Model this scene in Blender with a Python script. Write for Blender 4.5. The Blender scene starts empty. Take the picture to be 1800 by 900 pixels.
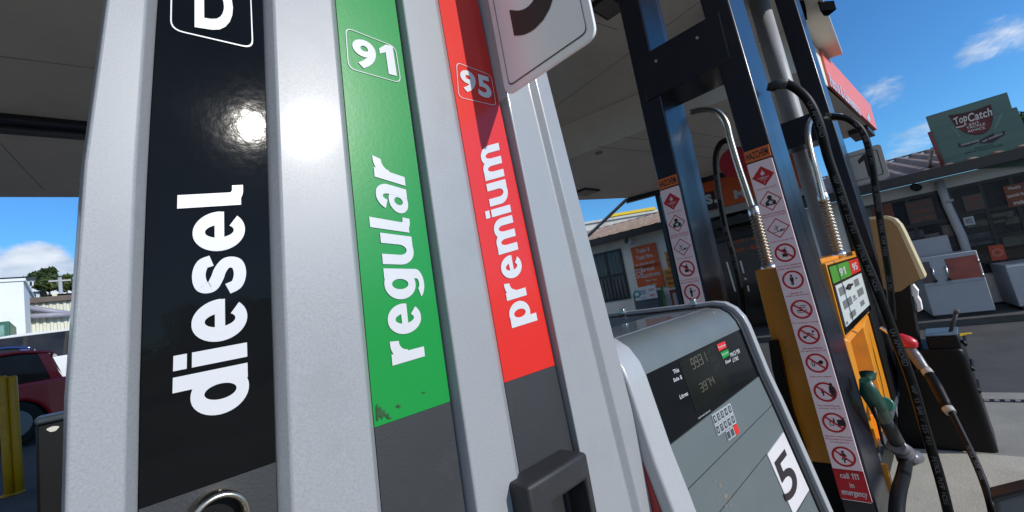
import bpy, bmesh, math, random
from mathutils import Vector, Matrix, noise
random.seed(7)
scene = bpy.context.scene
C = scene.collection
R = math.radians
CAM_Z = 1.5

# ------------------------------------------------------------------ camera
F_PX, PITCH, ROLL, YAW = 770.0, R(6.51), R(10.11), R(-45.4)
M3 = Matrix.Rotation(YAW, 3, 'Z') @ Matrix.Rotation(PITCH, 3, 'X') @ Matrix.Rotation(ROLL, 3, 'Y')
RI, FW, UP = M3.col[0].copy(), M3.col[1].copy(), M3.col[2].copy()
cam_data = bpy.data.cameras.new('camera')
cam = bpy.data.objects.new('camera', cam_data); C.objects.link(cam)
cam_data.sensor_width = 36; cam_data.lens = F_PX/1800*36
cam_data.clip_start = 0.02; cam_data.clip_end = 2000
cam.matrix_world = Matrix(((RI.x, UP.x, -FW.x, 0), (RI.y, UP.y, -FW.y, 0), (RI.z, UP.z, -FW.z, CAM_Z), (0, 0, 0, 1)))
scene.camera = cam
scene.render.resolution_x = 1024; scene.render.resolution_y = 512

# ------------------------------------------------------------------ sun, sky, exposure
SUN = Vector((0.25, -0.865, 0.420)).normalized()
sun_d = bpy.data.lights.new('sun', 'SUN'); sun_d.energy = 3.1; sun_d.angle = R(0.55); sun_d.color = (1, .955, .88)
sun = bpy.data.objects.new('sun', sun_d); C.objects.link(sun)
sun.rotation_euler = SUN.to_track_quat('Z', 'Y').to_euler(); sun.location = (0, -5, 12)
world = bpy.data.worlds.new('World'); scene.world = world; world.use_nodes = True
scene.view_settings.view_transform = 'Standard'; scene.view_settings.look = 'None'
scene.view_settings.exposure = 0.25; scene.view_settings.gamma = 1

def ray(px, py): return (px-900)/F_PX*RI - (py-450)/F_PX*UP + FW
def hit(px, py, n, p):
    r = ray(px, py); n = Vector(n)
    t = n.dot(Vector(p)-Vector((0, 0, CAM_Z)))/n.dot(r)
    return Vector((0, 0, CAM_Z)) + r*t
def WX(px, py, v): return hit(px, py, (1, 0, 0), (v, 0, 0))
def WY(px, py, v): return hit(px, py, (0, 1, 0), (0, v, 0))
def WZ(px, py, v): return hit(px, py, (0, 0, 1), (0, 0, v))

def build_world():
    nt = world.node_tree; N = nt.nodes; L = nt.links
    bg = N['Background']; bg.inputs['Strength'].default_value = 0.14
    sky = N.new('ShaderNodeTexSky'); sky.sky_type = 'NISHITA'; sky.sun_disc = False
    sky.sun_elevation = math.asin(SUN.z); sky.sun_rotation = math.atan2(SUN.x, SUN.y)
    sky.air_density = 1.0; sky.dust_density = 0.1; sky.ozone_density = 3.0; sky.altitude = 50
    tint = N.new('ShaderNodeMix'); tint.data_type = 'RGBA'; tint.blend_type = 'MULTIPLY'; tint.inputs[0].default_value = 1
    L.new(sky.outputs[0], tint.inputs[6]); tint.inputs[7].default_value = (.35, .70, .98, 1)
    tc = N.new('ShaderNodeTexCoord')
    mp = N.new('ShaderNodeMapping'); mp.inputs['Scale'].default_value = (1, 1, 2.3); L.new(tc.outputs['Generated'], mp.inputs[0])
    nz = N.new('ShaderNodeTexNoise'); nz.inputs['Scale'].default_value = 12; nz.inputs['Detail'].default_value = 9
    nz.inputs['Roughness'].default_value = .62; nz.inputs['Distortion'].default_value = .35
    L.new(mp.outputs[0], nz.inputs['Vector'])
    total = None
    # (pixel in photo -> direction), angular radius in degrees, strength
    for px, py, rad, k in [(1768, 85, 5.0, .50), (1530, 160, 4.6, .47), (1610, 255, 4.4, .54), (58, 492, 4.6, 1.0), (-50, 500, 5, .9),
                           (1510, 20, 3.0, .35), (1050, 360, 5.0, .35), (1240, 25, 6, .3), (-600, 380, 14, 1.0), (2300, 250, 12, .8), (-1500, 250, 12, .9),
                           ((-.80, -.35, .50), 0, 33, 1.5), ((-.75, .30, .62), 0, 31, 1.5), ((-.93, -.05, .34), 0, 26, 1.4), ((-.45, -.75, .62), 0, 18, 1.1)]:  # vector rows: unseen cloud banks behind the camera, added to brighten the shaded fronts
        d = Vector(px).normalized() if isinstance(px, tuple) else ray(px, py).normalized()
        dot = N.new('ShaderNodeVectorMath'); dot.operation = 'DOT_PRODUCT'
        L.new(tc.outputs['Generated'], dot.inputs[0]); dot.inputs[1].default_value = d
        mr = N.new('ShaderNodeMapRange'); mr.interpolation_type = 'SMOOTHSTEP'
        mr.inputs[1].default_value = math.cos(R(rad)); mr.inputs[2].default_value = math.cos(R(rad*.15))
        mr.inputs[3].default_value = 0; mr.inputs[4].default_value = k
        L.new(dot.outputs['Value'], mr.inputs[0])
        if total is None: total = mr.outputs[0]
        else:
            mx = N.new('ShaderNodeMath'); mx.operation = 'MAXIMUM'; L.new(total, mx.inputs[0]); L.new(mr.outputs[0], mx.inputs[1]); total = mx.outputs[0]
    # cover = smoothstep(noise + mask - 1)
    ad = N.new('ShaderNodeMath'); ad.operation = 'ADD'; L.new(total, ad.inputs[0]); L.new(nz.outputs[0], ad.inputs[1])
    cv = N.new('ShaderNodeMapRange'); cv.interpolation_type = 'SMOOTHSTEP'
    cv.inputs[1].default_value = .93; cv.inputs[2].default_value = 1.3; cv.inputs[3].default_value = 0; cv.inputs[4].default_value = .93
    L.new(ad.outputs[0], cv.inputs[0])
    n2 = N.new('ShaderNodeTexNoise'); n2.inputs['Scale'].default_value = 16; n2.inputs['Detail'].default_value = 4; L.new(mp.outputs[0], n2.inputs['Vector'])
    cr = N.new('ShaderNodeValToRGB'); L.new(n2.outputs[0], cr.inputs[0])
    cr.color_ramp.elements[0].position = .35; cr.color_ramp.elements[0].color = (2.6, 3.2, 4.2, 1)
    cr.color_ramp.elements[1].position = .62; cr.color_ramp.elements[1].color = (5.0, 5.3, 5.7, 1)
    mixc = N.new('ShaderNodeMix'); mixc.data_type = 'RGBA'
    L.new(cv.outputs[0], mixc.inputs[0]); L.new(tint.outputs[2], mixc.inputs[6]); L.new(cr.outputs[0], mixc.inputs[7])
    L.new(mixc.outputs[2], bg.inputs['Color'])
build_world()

# ------------------------------------------------------------------ materials
def mat(name, col, rough=.5, metal=0., coat=0., var=.12, vscale=6., bump=0., bscale=60., spec=.5, coords='Object', rvar=.0, stretch=None, dirt=None, dirt_scale=3., dirt_amt=.5, coat_rough=.05):
    m = bpy.data.materials.new(name); m.use_nodes = True
    nt = m.node_tree; N = nt.nodes; L = nt.links; b = N['Principled BSDF']
    b.inputs['Roughness'].default_value = rough; b.inputs['Metallic'].default_value = metal
    b.inputs['Coat Weight'].default_value = coat; b.inputs['Coat Roughness'].default_value = coat_rough
    b.inputs['Specular IOR Level'].default_value = spec
    geo = N.new('ShaderNodeNewGeometry'); vec = geo.outputs['Position']
    if stretch:
        mp = N.new('ShaderNodeMapping'); mp.inputs['Scale'].default_value = stretch; L.new(vec, mp.inputs[0]); vec = mp.outputs[0]
    nz = N.new('ShaderNodeTexNoise'); nz.inputs['Scale'].default_value = vscale; nz.inputs['Detail'].default_value = 8; nz.inputs['Roughness'].default_value = .65
    L.new(vec, nz.inputs['Vector'])
    mr = N.new('ShaderNodeMapRange'); mr.inputs[1].default_value = .3; mr.inputs[2].default_value = .7
    mr.inputs[3].default_value = 1-var; mr.inputs[4].default_value = 1+var; L.new(nz.outputs[0], mr.inputs[0])
    mx = N.new('ShaderNodeVectorMath'); mx.operation = 'SCALE'; mx.inputs[0].default_value = col[:3]; L.new(mr.outputs[0], mx.inputs['Scale'])
    cout = mx.outputs[0]
    if dirt:
        n3 = N.new('ShaderNodeTexNoise'); n3.inputs['Scale'].default_value = dirt_scale; n3.inputs['Detail'].default_value = 10; n3.inputs['Roughness'].default_value = .7
        L.new(vec, n3.inputs['Vector'])
        m3 = N.new('ShaderNodeMapRange'); m3.inputs[1].default_value = .52; m3.inputs[2].default_value = .72; m3.inputs[3].default_value = 0; m3.inputs[4].default_value = dirt_amt
        L.new(n3.outputs[0], m3.inputs[0])
        mm = N.new('ShaderNodeMix'); mm.data_type = 'RGBA'; L.new(m3.outputs[0], mm.inputs[0]); L.new(cout, mm.inputs[6]); mm.inputs[7].default_value = (*dirt, 1)
        cout = mm.outputs[2]
    L.new(cout, b.inputs['Base Color'])
    if rvar:
        r2 = N.new('ShaderNodeMapRange'); r2.inputs[1].default_value = .3; r2.inputs[2].default_value = .7
        r2.inputs[3].default_value = max(.02, rough-rvar); r2.inputs[4].default_value = rough+rvar
        L.new(nz.outputs[0], r2.inputs[0]); L.new(r2.outputs[0], b.inputs['Roughness'])
    if bump:
        n4 = N.new('ShaderNodeTexNoise'); n4.inputs['Scale'].default_value = bscale; n4.inputs['Detail'].default_value = 4; L.new(vec, n4.inputs['Vector'])
        bp = N.new('ShaderNodeBump'); bp.inputs['Strength'].default_value = bump; bp.inputs['Distance'].default_value = .01
        L.new(n4.outputs[0], bp.inputs['Height']); L.new(bp.outputs[0], b.inputs['Normal'])
    return m

def silver_mat(name, col, rough=.36):
    m = mat(name, col, rough=rough, metal=.06, coat=.28, var=.14, vscale=420, rvar=.05, coat_rough=.085, spec=.3, bump=.012, bscale=700, dirt=tuple(c*.86 for c in col), dirt_scale=7, dirt_amt=.6)
    return m
SILVER = silver_mat('silver_paint', (.315, .325, .338), .42)
SILVER2 = silver_mat('silver_paint_trim', (.40, .41, .42), .36)
GREYP = mat('grey_green_plastic', (.112, .134, .133), rough=.42, var=.05, bump=.03, bscale=500, dirt=(.10, .09, .08), dirt_scale=5, dirt_amt=.25)
BLACKG = mat('black_gloss_film', (.0065, .007, .0075), rough=.055, var=.2, coat=.0, bump=.012, bscale=90, rvar=.02, spec=.09)
DISPBLK = mat('display_black', (.005, .006, .007), rough=.1, var=.1, spec=.3)
DKPLASTIC = mat('dark_grey_plastic', (.028, .030, .033), rough=.5, var=.1, bump=.06, bscale=300, dirt=(.06, .06, .06), dirt_scale=8, dirt_amt=.3)
BLKPLASTIC = mat('black_plastic', (.006, .006, .0065), rough=.45, var=.15, bump=.05, bscale=240, spec=.22)
RUBBER = mat('black_rubber', (.0055, .0052, .005), rough=.48, var=.15, spec=.2)
GREEN = mat('green_film', (.008, .26, .045), rough=.3, var=.03, coat=.12, spec=.35, bump=.015, bscale=180)
REDF = mat('red_film', (.66, .026, .018), rough=.3, var=.03, coat=.12, spec=.35, bump=.015, bscale=180)
WHITEF = mat('white_film', (.62, .62, .63), rough=.3, var=.02, coat=.3)
WHITESIGN = mat('white_sign_panel', (.70, .67, .67), rough=.3, var=.03, coat=.3, dirt=(.45, .4, .38), dirt_scale=6, dirt_amt=.35)
SIGNBOARD = mat('pale_pink_sign_board', (.86, .66, .67), rough=.35, var=.04, dirt=(.5, .36, .36), dirt_scale=9, dirt_amt=.35)
SIGNRED = mat('sign_red', (.50, .010, .018), rough=.4, var=.05)
SIGNBLK = mat('sign_black', (.02, .012, .014), rough=.45, var=.05)
HAZOR = mat('hazard_orange', (.62, .13, .03), rough=.45, var=.06, dirt=(.3, .1, .05), dirt_amt=.4)
NAVY = mat('navy_gloss_paint', (.0045, .008, .018), rough=.29, var=.14, coat=.22, bump=.03, bscale=40, spec=.45, dirt=(.03, .03, .035), dirt_scale=5, dirt_amt=.25, coat_rough=.16)
YEL = mat('orange_yellow_paint', (.78, .29, .010), rough=.38, var=.06, coat=.2, dirt=(.3, .14, .03), dirt_scale=7, dirt_amt=.35)
CHROME = mat('chrome_pipe', (.46, .42, .35), rough=.3, metal=1, var=.1, dirt=(.25, .17, .1), dirt_scale=18, dirt_amt=.5, rvar=.06)
STEEL = mat('spring_steel', (.44, .39, .32), rough=.4, metal=1, var=.12, dirt=(.2, .13, .08), dirt_scale=30, dirt_amt=.5)
ALU = mat('aluminium', (.7, .7, .7), rough=.3, metal=1, var=.06)
DKRED = mat('dark_red_panel', (.26, .012, .016), rough=.4, var=.08)
CANOPY = mat('canopy_soffit', (.78, .72, .62), rough=.6, var=.07, vscale=1.2, dirt=(.58, .53, .45), dirt_scale=.8, dirt_amt=.5)
CANOPYW = mat('canopy_white_fascia', (.75, .75, .74), rough=.45, var=.04)
MATTE = mat('matte_black', (.008, .008, .009), rough=1, spec=.0)
DARKMET = mat('dark_metal', (.012, .014, .018), rough=.45, var=.1)
CORAL = mat('coral_fascia', (.82, .17, .10), rough=.4, var=.04, vscale=1)
ORANGE = mat('orange_panel', (.66, .10, .015), rough=.45, var=.06)
AMBER = mat('amber_panel', (.68, .25, .03), rough=.5, var=.06)
GREYPOST = mat('grey_painted_column', (.36, .365, .385), rough=.5, var=.1, dirt=(.22, .22, .22), dirt_scale=5, dirt_amt=.4)
WALLGREY = mat('shop_wall_paint', (.80, .77, .70), rough=.75, var=.07, vscale=2, dirt=(.55, .52, .46), dirt_scale=1.4, dirt_amt=.4, bump=.15, bscale=30)
GLASS = mat('dark_window_glass', (.022, .019, .015), rough=.06, var=.5, vscale=2, spec=.5)
FRAME = mat('black_window_frame', (.012, .012, .013), rough=.4, var=.1)
ROOFM = mat('weathered_roof_metal', (.27, .19, .14), spec=.2, rough=.65, metal=.0, var=.22, vscale=3, dirt=(.5, .46, .42), dirt_scale=2.5, dirt_amt=.6)
ROOFDK = mat('dark_gutter', (.035, .03, .028), rough=.5, var=.1)
TEAL = mat('teal_sign', (.090, .170, .140), rough=.6, var=.10, vscale=3, stretch=(.3, .3, 6), dirt=(.03, .10, .085), dirt_scale=2, dirt_amt=.5)
MAROON = mat('maroon_shield', (.05, .006, .009), rough=.55, var=.1)
MAROON2 = mat('bright_maroon_shield', (.12, .010, .015), rough=.55, var=.15, vscale=3)
PALELET = mat('pale_lettering', (.60, .58, .52), rough=.5, var=.05)
CREAM = mat('cream_plastic', (.62, .52, .30), rough=.45, var=.05)
TAN = mat('tan_plastic', (.30, .18, .07), rough=.5, var=.06, vscale=3, stretch=(1, 1, .3))
PAPER = mat('paper_towel', (.85, .85, .86), rough=.9, var=.04, bump=.5, bscale=40)
WHITEG = mat('white_enamel', (.38, .395, .42), rough=.4, var=.05, dirt=(.28, .3, .33), dirt_scale=2, dirt_amt=.4)
BROWNP = mat('brown_poster', (.10, .075, .075), rough=.5, var=.15)
REDP = mat('red_poster', (.36, .075, .045), rough=.5, var=.3, vscale=4, dirt=(.12, .05, .05), dirt_scale=3, dirt_amt=.7)
ASPH = mat('asphalt', (.075, .075, .077), rough=.85, var=.22, vscale=2.2, bump=.5, bscale=120, dirt=(.045, .044, .043), dirt_scale=1.3, dirt_amt=.7)
CONC = mat('concrete_pavement', (.30, .285, .25), rough=.85, var=.2, vscale=1.8, bump=.25, bscale=80, dirt=(.2, .19, .17), dirt_scale=1.1, dirt_amt=.6)
CONC2 = mat('pale_concrete', (.46, .44, .37), rough=.85, var=.12, vscale=3, bump=.2, bscale=90, dirt=(.3, .28, .22), dirt_scale=2.5, dirt_amt=.5)
LINE = mat('road_paint_white', (.6, .6, .6), rough=.7, var=.15)
LINEY = mat('road_paint_yellow', (.62, .42, .02), rough=.7, var=.2, vscale=30)
YBOL = mat('yellow_bollard_paint', (.62, .34, .01), rough=.4, var=.08, dirt=(.3, .17, .02), dirt_scale=5, dirt_amt=.4)
WHITEB = mat('white_block_wall', (.74, .76, .78), rough=.8, var=.05, vscale=1.2, bump=.1, bscale=5, dirt=(.58, .58, .56), dirt_scale=.8, dirt_amt=.5)
CREAMW = mat('cream_corrugated', (.62, .62, .52), rough=.6, var=.06, vscale=1, dirt=(.45, .44, .36), dirt_scale=1.5, dirt_amt=.5)
YELW = mat('yellow_building', (.80, .55, .02), rough=.6, var=.04)
MOTTLE = mat('mottled_white_wall', (.62, .60, .57), rough=.85, var=.15, vscale=1.5, dirt=(.2, .13, .1), dirt_scale=.9, dirt_amt=.8)
GRN = mat('dark_green_paint', (.012, .10, .06), rough=.4, var=.08)
NOZGRN = mat('green_nozzle_plastic', (.006, .058, .034), rough=.4, var=.1, coat=.2)
NOZRED = mat('red_nozzle_plastic', (.60, .012, .02), rough=.35, var=.06, coat=.3)
CARRED = mat('red_car_paint', (.42, .010, .016), rough=.3, var=.04, coat=.8, coat_rough=.04)
CARBLUE = mat('blue_car_paint', (.010, .03, .14), rough=.3, var=.04, coat=.8, coat_rough=.04)
CARWHITE = mat('white_car_paint', (.72, .73, .74), rough=.3, var=.03, coat=.8, coat_rough=.04)
TYRE = mat('tyre_rubber', (.012, .012, .012), rough=.8, var=.1)
LEAF = mat('leaf_green', (.035, .062, .018), rough=.6, var=.45, vscale=2)
LEAF2 = mat('leaf_olive', (.06, .085, .02), rough=.6, var=.4, vscale=2)
BARK = mat('bark', (.09, .06, .04), rough=.9, var=.3)
GRASS = mat('hill_grass', (.06, .09, .03), rough=.9, var=.4, vscale=.3)
HOUSEW = mat('house_white', (.62, .64, .66), rough=.7, var=.06)
HOUSEG = mat('house_grey', (.34, .37, .40), rough=.7, var=.08)
ROOFBR = mat('brown_tile_roof', (.11, .085, .07), rough=.8, var=.25, vscale=2)
LCD = mat('lcd_dark', (.008, .009, .007), rough=.12, var=.1, spec=.3)
LCDDIG = mat('lcd_digit_grey', (.12, .11, .075), rough=.4, var=.1)
LCDDIM = mat('lcd_digit_faint', (.03, .03, .027), rough=.4, var=.1)
GREYPIX = mat('grey_print', (.16, .165, .165), rough=.4, var=.1)
BROWN = mat('rust_mark', (.17, .145, .115), rough=.7, var=.2)
SCUFF = mat('green_scuff', (.010, .07, .015), rough=.6, var=.4, vscale=60)
ICEPANEL = mat('pale_price_panel', (.62, .66, .64), rough=.3, var=.03)
BANDM = mat('dull_band', (.42, .40, .36), rough=.55, var=.1)
HOSETXT = mat('hose_print', (.13, .13, .135), rough=.6, var=.1)
BLUEH = mat('grey_blue_plastic', (.10, .15, .19), rough=.4, var=.1)

# ------------------------------------------------------------------ mesh helpers
def V(*a): return Vector(a)
class MB:
    def __init__(s): s.v = []; s.f = []; s.sm = []; s.mi = []; s.cur = 0
    def add(s, vs, fs, smooth=False):
        o = len(s.v); s.v += [Vector(p) for p in vs]
        s.f += [tuple(i+o for i in f) for f in fs]; s.sm += [smooth]*len(fs); s.mi += [s.cur]*len(fs); return s
    def use(s, k): s.cur = k; return s
    def hexa(s, a, b):   # two quads (same winding) bottom/top
        return s.add(list(a)+list(b), [(3, 2, 1, 0), (4, 5, 6, 7), (0, 1, 5, 4), (1, 2, 6, 5), (2, 3, 7, 6), (3, 0, 4, 7)])
    def box(s, x0, x1, y0, y1, z0, z1):
        return s.hexa([V(x0, y0, z0), V(x1, y0, z0), V(x1, y1, z0), V(x0, y1, z0)], [V(x0, y0, z1), V(x1, y0, z1), V(x1, y1, z1), V(x0, y1, z1)])
    def obox(s, c, ax, ay, az):   # centre + half axes
        c = Vector(c); q = lambda i, j, k: c+ax*i+ay*j+az*k
        return s.hexa([q(-1, -1, -1), q(1, -1, -1), q(1, 1, -1), q(-1, 1, -1)], [q(-1, -1, 1), q(1, -1, 1), q(1, 1, 1), q(-1, 1, 1)])
    def prism(s, poly, d):
        n = len(poly); poly = [Vector(p) for p in poly]; d = Vector(d)
        return s.add(poly+[p+d for p in poly], [tuple(reversed(range(n))), tuple(range(n, 2*n))]+[(i, (i+1) % n, n+(i+1) % n, n+i) for i in range(n)])
    def loft(s, A, B, smooth=False):   # closed loops
        n = len(A)
        s.add(list(A)+list(B), [(i, (i+1) % n, n+(i+1) % n, n+i) for i in range(n)], smooth)
        s.add(list(A), [tuple(reversed(range(n)))]); s.add(list(B), [tuple(range(n))]); return s
    def tube(s, path, r, n=12, caps=True):
        path = [Vector(p) for p in path]; m = len(path); rs = r if isinstance(r, (list, tuple)) else [r]*m
        t0 = (path[1]-path[0]).normalized(); up = V(0, 0, 1) if abs(t0.z) < .9 else V(1, 0, 0)
        a = t0.cross(up).normalized(); rings = []
        for i, p in enumerate(path):
            t = (path[min(i+1, m-1)]-path[max(i-1, 0)]).normalized()
            a = (a-t*a.dot(t)).normalized(); b = t.cross(a)
            rings.append([p+(a*math.cos(2*math.pi*k/n)+b*math.sin(2*math.pi*k/n))*rs[i] for k in range(n)])
        vs = [p for rg in rings for p in rg]
        s.add(vs, [(i*n+k, i*n+(k+1) % n, (i+1)*n+(k+1) % n, (i+1)*n+k) for i in range(m-1) for k in range(n)], True)
        if caps: s.add(rings[0], [tuple(reversed(range(n)))]); s.add(rings[-1], [tuple(range(n))])
        return s
    def grid(s, fn, nu, nv, smooth=True):
        s.add([fn(i/nu, j/nv) for j in range(nv+1) for i in range(nu+1)],
              [(j*(nu+1)+i, j*(nu+1)+i+1, (j+1)*(nu+1)+i+1, (j+1)*(nu+1)+i) for j in range(nv) for i in range(nu)], smooth); return s
    def ball(s, c, rx, ry, rz, nu=14, nv=9):
        return s.grid(lambda u, v: V(c[0]+rx*math.cos(2*math.pi*u)*math.sin(math.pi*v), c[1]+ry*math.sin(2*math.pi*u)*math.sin(math.pi*v), c[2]+rz*math.cos(math.pi*v)), nu, nv)
    def build(s, name, m, parent=None, bevel=0, seg=2, smooth_all=False, recalc=True):
        me = bpy.data.meshes.new(name); me.from_pydata([tuple(p) for p in s.v], [], s.f)
        for i, pl in enumerate(me.polygons): pl.use_smooth = s.sm[i] or smooth_all; pl.material_index = s.mi[i]
        if recalc or bevel:
            bm = bmesh.new(); bm.from_mesh(me); bmesh.ops.remove_doubles(bm, verts=bm.verts, dist=1e-6)
            bmesh.ops.recalc_face_normals(bm, faces=bm.faces); bm.to_mesh(me); bm.free()
        for q in (m if isinstance(m, (list, tuple)) else [m]): me.materials.append(q)
        o = bpy.data.objects.new(name, me); C.objects.link(o)
        if parent: adopt(o, parent)
        if bevel:
            b = o.modifiers.new('bevel', 'BEVEL'); b.width = bevel; b.segments = seg; b.limit_method = 'ANGLE'; b.angle_limit = R(30)
            for pl in me.polygons: pl.use_smooth = True
            try:
                me.set_sharp_from_angle(angle=R(35))
            except Exception: pass
        return o
WORLD = {}
def adopt(o, parent):
    o.parent = parent; o.matrix_parent_inverse = Matrix.Translation(-WORLD.get(parent.name, V(0, 0, 0)))
def tag(o, label=None, cat=None, group=None, kind=None):
    if label: o['label'] = label
    if cat: o['category'] = cat
    if group: o['group'] = group
    if kind: o['kind'] = kind
    return o
def thing(name, label, cat, loc=(0, 0, 0), group=None):
    o = bpy.data.objects.new(name, None); C.objects.link(o); o.location = loc; o.empty_display_size = .1
    WORLD[o.name] = Vector(loc); return tag(o, label, cat, group)

_tc = {}
def text_geo(s, bold):
    k = (s, bold)
    if k not in _tc and '1' in s and len(s) < 24:
        vs, fs, x = [], [], 0.
        for ch in s:
            if ch == ' ': x += .3; continue
            if ch == '1':
                b = bold; g = [(.10-b, 0-b), (.22+b, 0-b), (.22+b, .72+b), (.12-b*.6, .72+b), (-.04-b, .60), (-.04-b, .49-b), (.10-b, .575-b)]; gf = [tuple(range(7))]
            else: g, gf = text_geo(ch, bold)
            x0 = min(p[0] for p in g); o = len(vs)
            vs += [(p[0]-x0+x, p[1]) for p in g]; fs += [tuple(i+o for i in f) for f in gf]; x = max(p[0] for p in vs)+.09
        _tc[k] = (vs, fs)
    if k not in _tc:
        cu = bpy.data.curves.new('lettering', 'FONT'); cu.body = s; cu.size = 1; cu.offset = bold; cu.resolution_u = 5; cu.fill_mode = 'FRONT'; cu.dimensions = '2D'
        cu.space_character = 1 + bold*2.2
        o = bpy.data.objects.new('lettering', cu); C.objects.link(o)
        bpy.context.view_layer.update()
        ev = o.evaluated_get(bpy.context.evaluated_depsgraph_get()); me = ev.to_mesh()
        vs = [(v.co.x, v.co.y) for v in me.vertices]; fs = [tuple(p.vertices) for p in me.polygons]
        ev.to_mesh_clear(); bpy.data.objects.remove(o); bpy.data.curves.remove(cu)
        _tc[k] = (vs, fs)
    return _tc[k]
def text_quad(mb, s, BL, BR, TR, TL, bold=.02, xh=None, asc=1., desc=1.):
    """writes s in the quad; with xh given, the quad holds baseline..x-height and the rest is scaled by asc/desc"""
    vs, fs = text_geo(s, bold)
    if not vs: return mb
    x0 = min(v[0] for v in vs); x1 = max(v[0] for v in vs); y0 = min(v[1] for v in vs); y1 = max(v[1] for v in vs)
    BL, BR, TR, TL = map(Vector, (BL, BR, TR, TL)); out = []
    for x, y in vs:
        u = (x-x0)/(x1-x0)
        if xh is None: v = (y-y0)/(y1-y0)
        else:
            lo = -bold; v = (y-lo)/(xh+bold-lo)
            if v < 0: v *= desc
            if v > 1: v = 1+(v-1)*asc
        out.append((BL*(1-u)+BR*u)*(1-v)+(TL*(1-u)+TR*u)*v)
    return mb.add(out, fs)
def text_at(mb, s, centre, right, up, h, bold=.015, w=None):
    """centred text of letter height h (bounding box) ; right/up unit vectors"""
    vs, _ = text_geo(s, bold)
    x0 = min(v[0] for v in vs); x1 = max(v[0] for v in vs); y0 = min(v[1] for v in vs); y1 = max(v[1] for v in vs)
    if w is None: w = h*(x1-x0)/(y1-y0)
    c = Vector(centre); r = Vector(right)*w/2; u = Vector(up)*h/2
    return text_quad(mb, s, c-r-u, c+r-u, c+r+u, c-r+u, bold)
def poly2(mb, pts, P):
    return mb.add([P(*p) for p in pts], [tuple(range(len(pts)))])
def rounded(quad, rad, n=5):
    """rounded outline of a 3D quad"""
    q = [Vector(p) for p in quad]; out = []
    for i in range(4):
        p = q[i]; a = (q[i-1]-p).normalized()*rad; b = (q[(i+1) % 4]-p).normalized()*rad
        for k in range(n+1):
            t = k/n; out.append((p+a)*(1-t)**2+p*2*t*(1-t)+(p+b)*t*t)
    return out
def ring_from(mb, outer, th, centre=None):
    c = sum(outer, V(0, 0, 0))/len(outer); inner = [p+(c-p).normalized()*th*1.15 for p in outer]; n = len(outer)
    return mb.add(outer+inner, [(i, (i+1) % n, n+(i+1) % n, n+i) for i in range(n)])
def bez(pts, n=10):
    """Catmull-Rom through points"""
    p = [Vector(q) for q in pts]; p = [p[0]*2-p[1]]+p+[p[-1]*2-p[-2]]; out = []
    for i in range(1, len(p)-2):
        for k in range(n):
            t = k/n; out.append(.5*((2*p[i])+(p[i+1]-p[i-1])*t+(2*p[i-1]-5*p[i]+4*p[i+1]-p[i+2])*t*t+(3*p[i]-p[i-1]-3*p[i+1]+p[i+2])*t**3))
    out.append(p[-2]); return out

# ================================================================== GROUND
def gz(x, y):
    f = min(1, max(0, (4.5-x)/4.0)); f = f*f*(3-2*f)
    return max(0, min(y, 30)-1.5)*.065*f
def ground():
    xs = [-400, -120, -50, -25, -12, -8, -6, -4, -3, -2, -1, 0]+[.5*i for i in range(1, 12)]+[6, 8, 12, 20, 40, 100, 400]
    ys = [-400, -100, -30, -10, -4, -1, .5, 1.5, 2.5, 4, 6, 8, 10, 12, 14, 17, 20, 25, 30, 40, 80, 150, 400]
    mb = MB(); nx = len(xs)
    mb.add([V(x, y, gz(x, y)) for y in ys for x in xs], [(j*nx+i, j*nx+i+1, (j+1)*nx+i+1, (j+1)*nx+i) for j in range(len(ys)-1) for i in range(nx-1)], True)
    tag(mb.build('ground', ASPH), kind='structure')
ground()
def sheet(name, x0, x1, y0, y1, z, m, kind='structure'):
    mb = MB(); mb.add([V(x0, y0, z), V(x1, y0, z), V(x1, y1, z), V(x0, y1, z)], [(0, 1, 2, 3)]); return tag(mb.build(name, m), kind=kind)
sheet('concrete_pavement', -9, 5.74, -9, 1.45, .004, CONC)
# pump island, a kerbed slab
isl = MB(); isl.prism(rounded([V(-1.6, -.55, .0), V(3.98, -.55, .0), V(3.98, 1.42, .0), V(-1.6, 1.42, .0)], .12), V(0, 0, .085))
tag(isl.build('kerb_island', CONC2, bevel=.012), kind='structure')
# drain
dr = thing('drain_grate', 'dark slotted drain grate let into the pale concrete beside the asphalt', 'drain', (5.47, -.6, .006))
MB().box(5.43, 5.51, -8.9, 1.4, .005, .008).build('channel', DARKMET, dr)
g = MB()
for i in range(120): g.box(5.435, 5.505, -6+i*.06, -6+i*.06+.03, .008, .012)
g.build('grate', mat('grate_grey', (.22, .22, .21), rough=.6), dr)
# yellow letters / arrows painted on the asphalt
def ground_mark(pxs, nm, label):
    mb = MB()
    for poly in pxs: mb.add([WZ(x, y, .006) for x, y in poly], [tuple(range(len(poly)))])
    tag(mb.build(nm, LINEY), label, 'road marking')
ground_mark([[(1630, 587), (1643, 586), (1640, 590), (1629, 591)], [(1643, 587), (1656, 586), (1658, 589), (1644, 591)]], 'road_marking', 'worn yellow paint mark on asphalt, half hidden by the squeegee handle and bin')
ground_mark([[(1686, 586), (1708, 584), (1709, 587), (1697, 588), (1688, 589)], [(1688, 589), (1698, 588.5), (1697, 590), (1685, 591)]], 'road_marking', 'worn yellow paint mark on open asphalt to the right of the squeegee handle')

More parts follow.
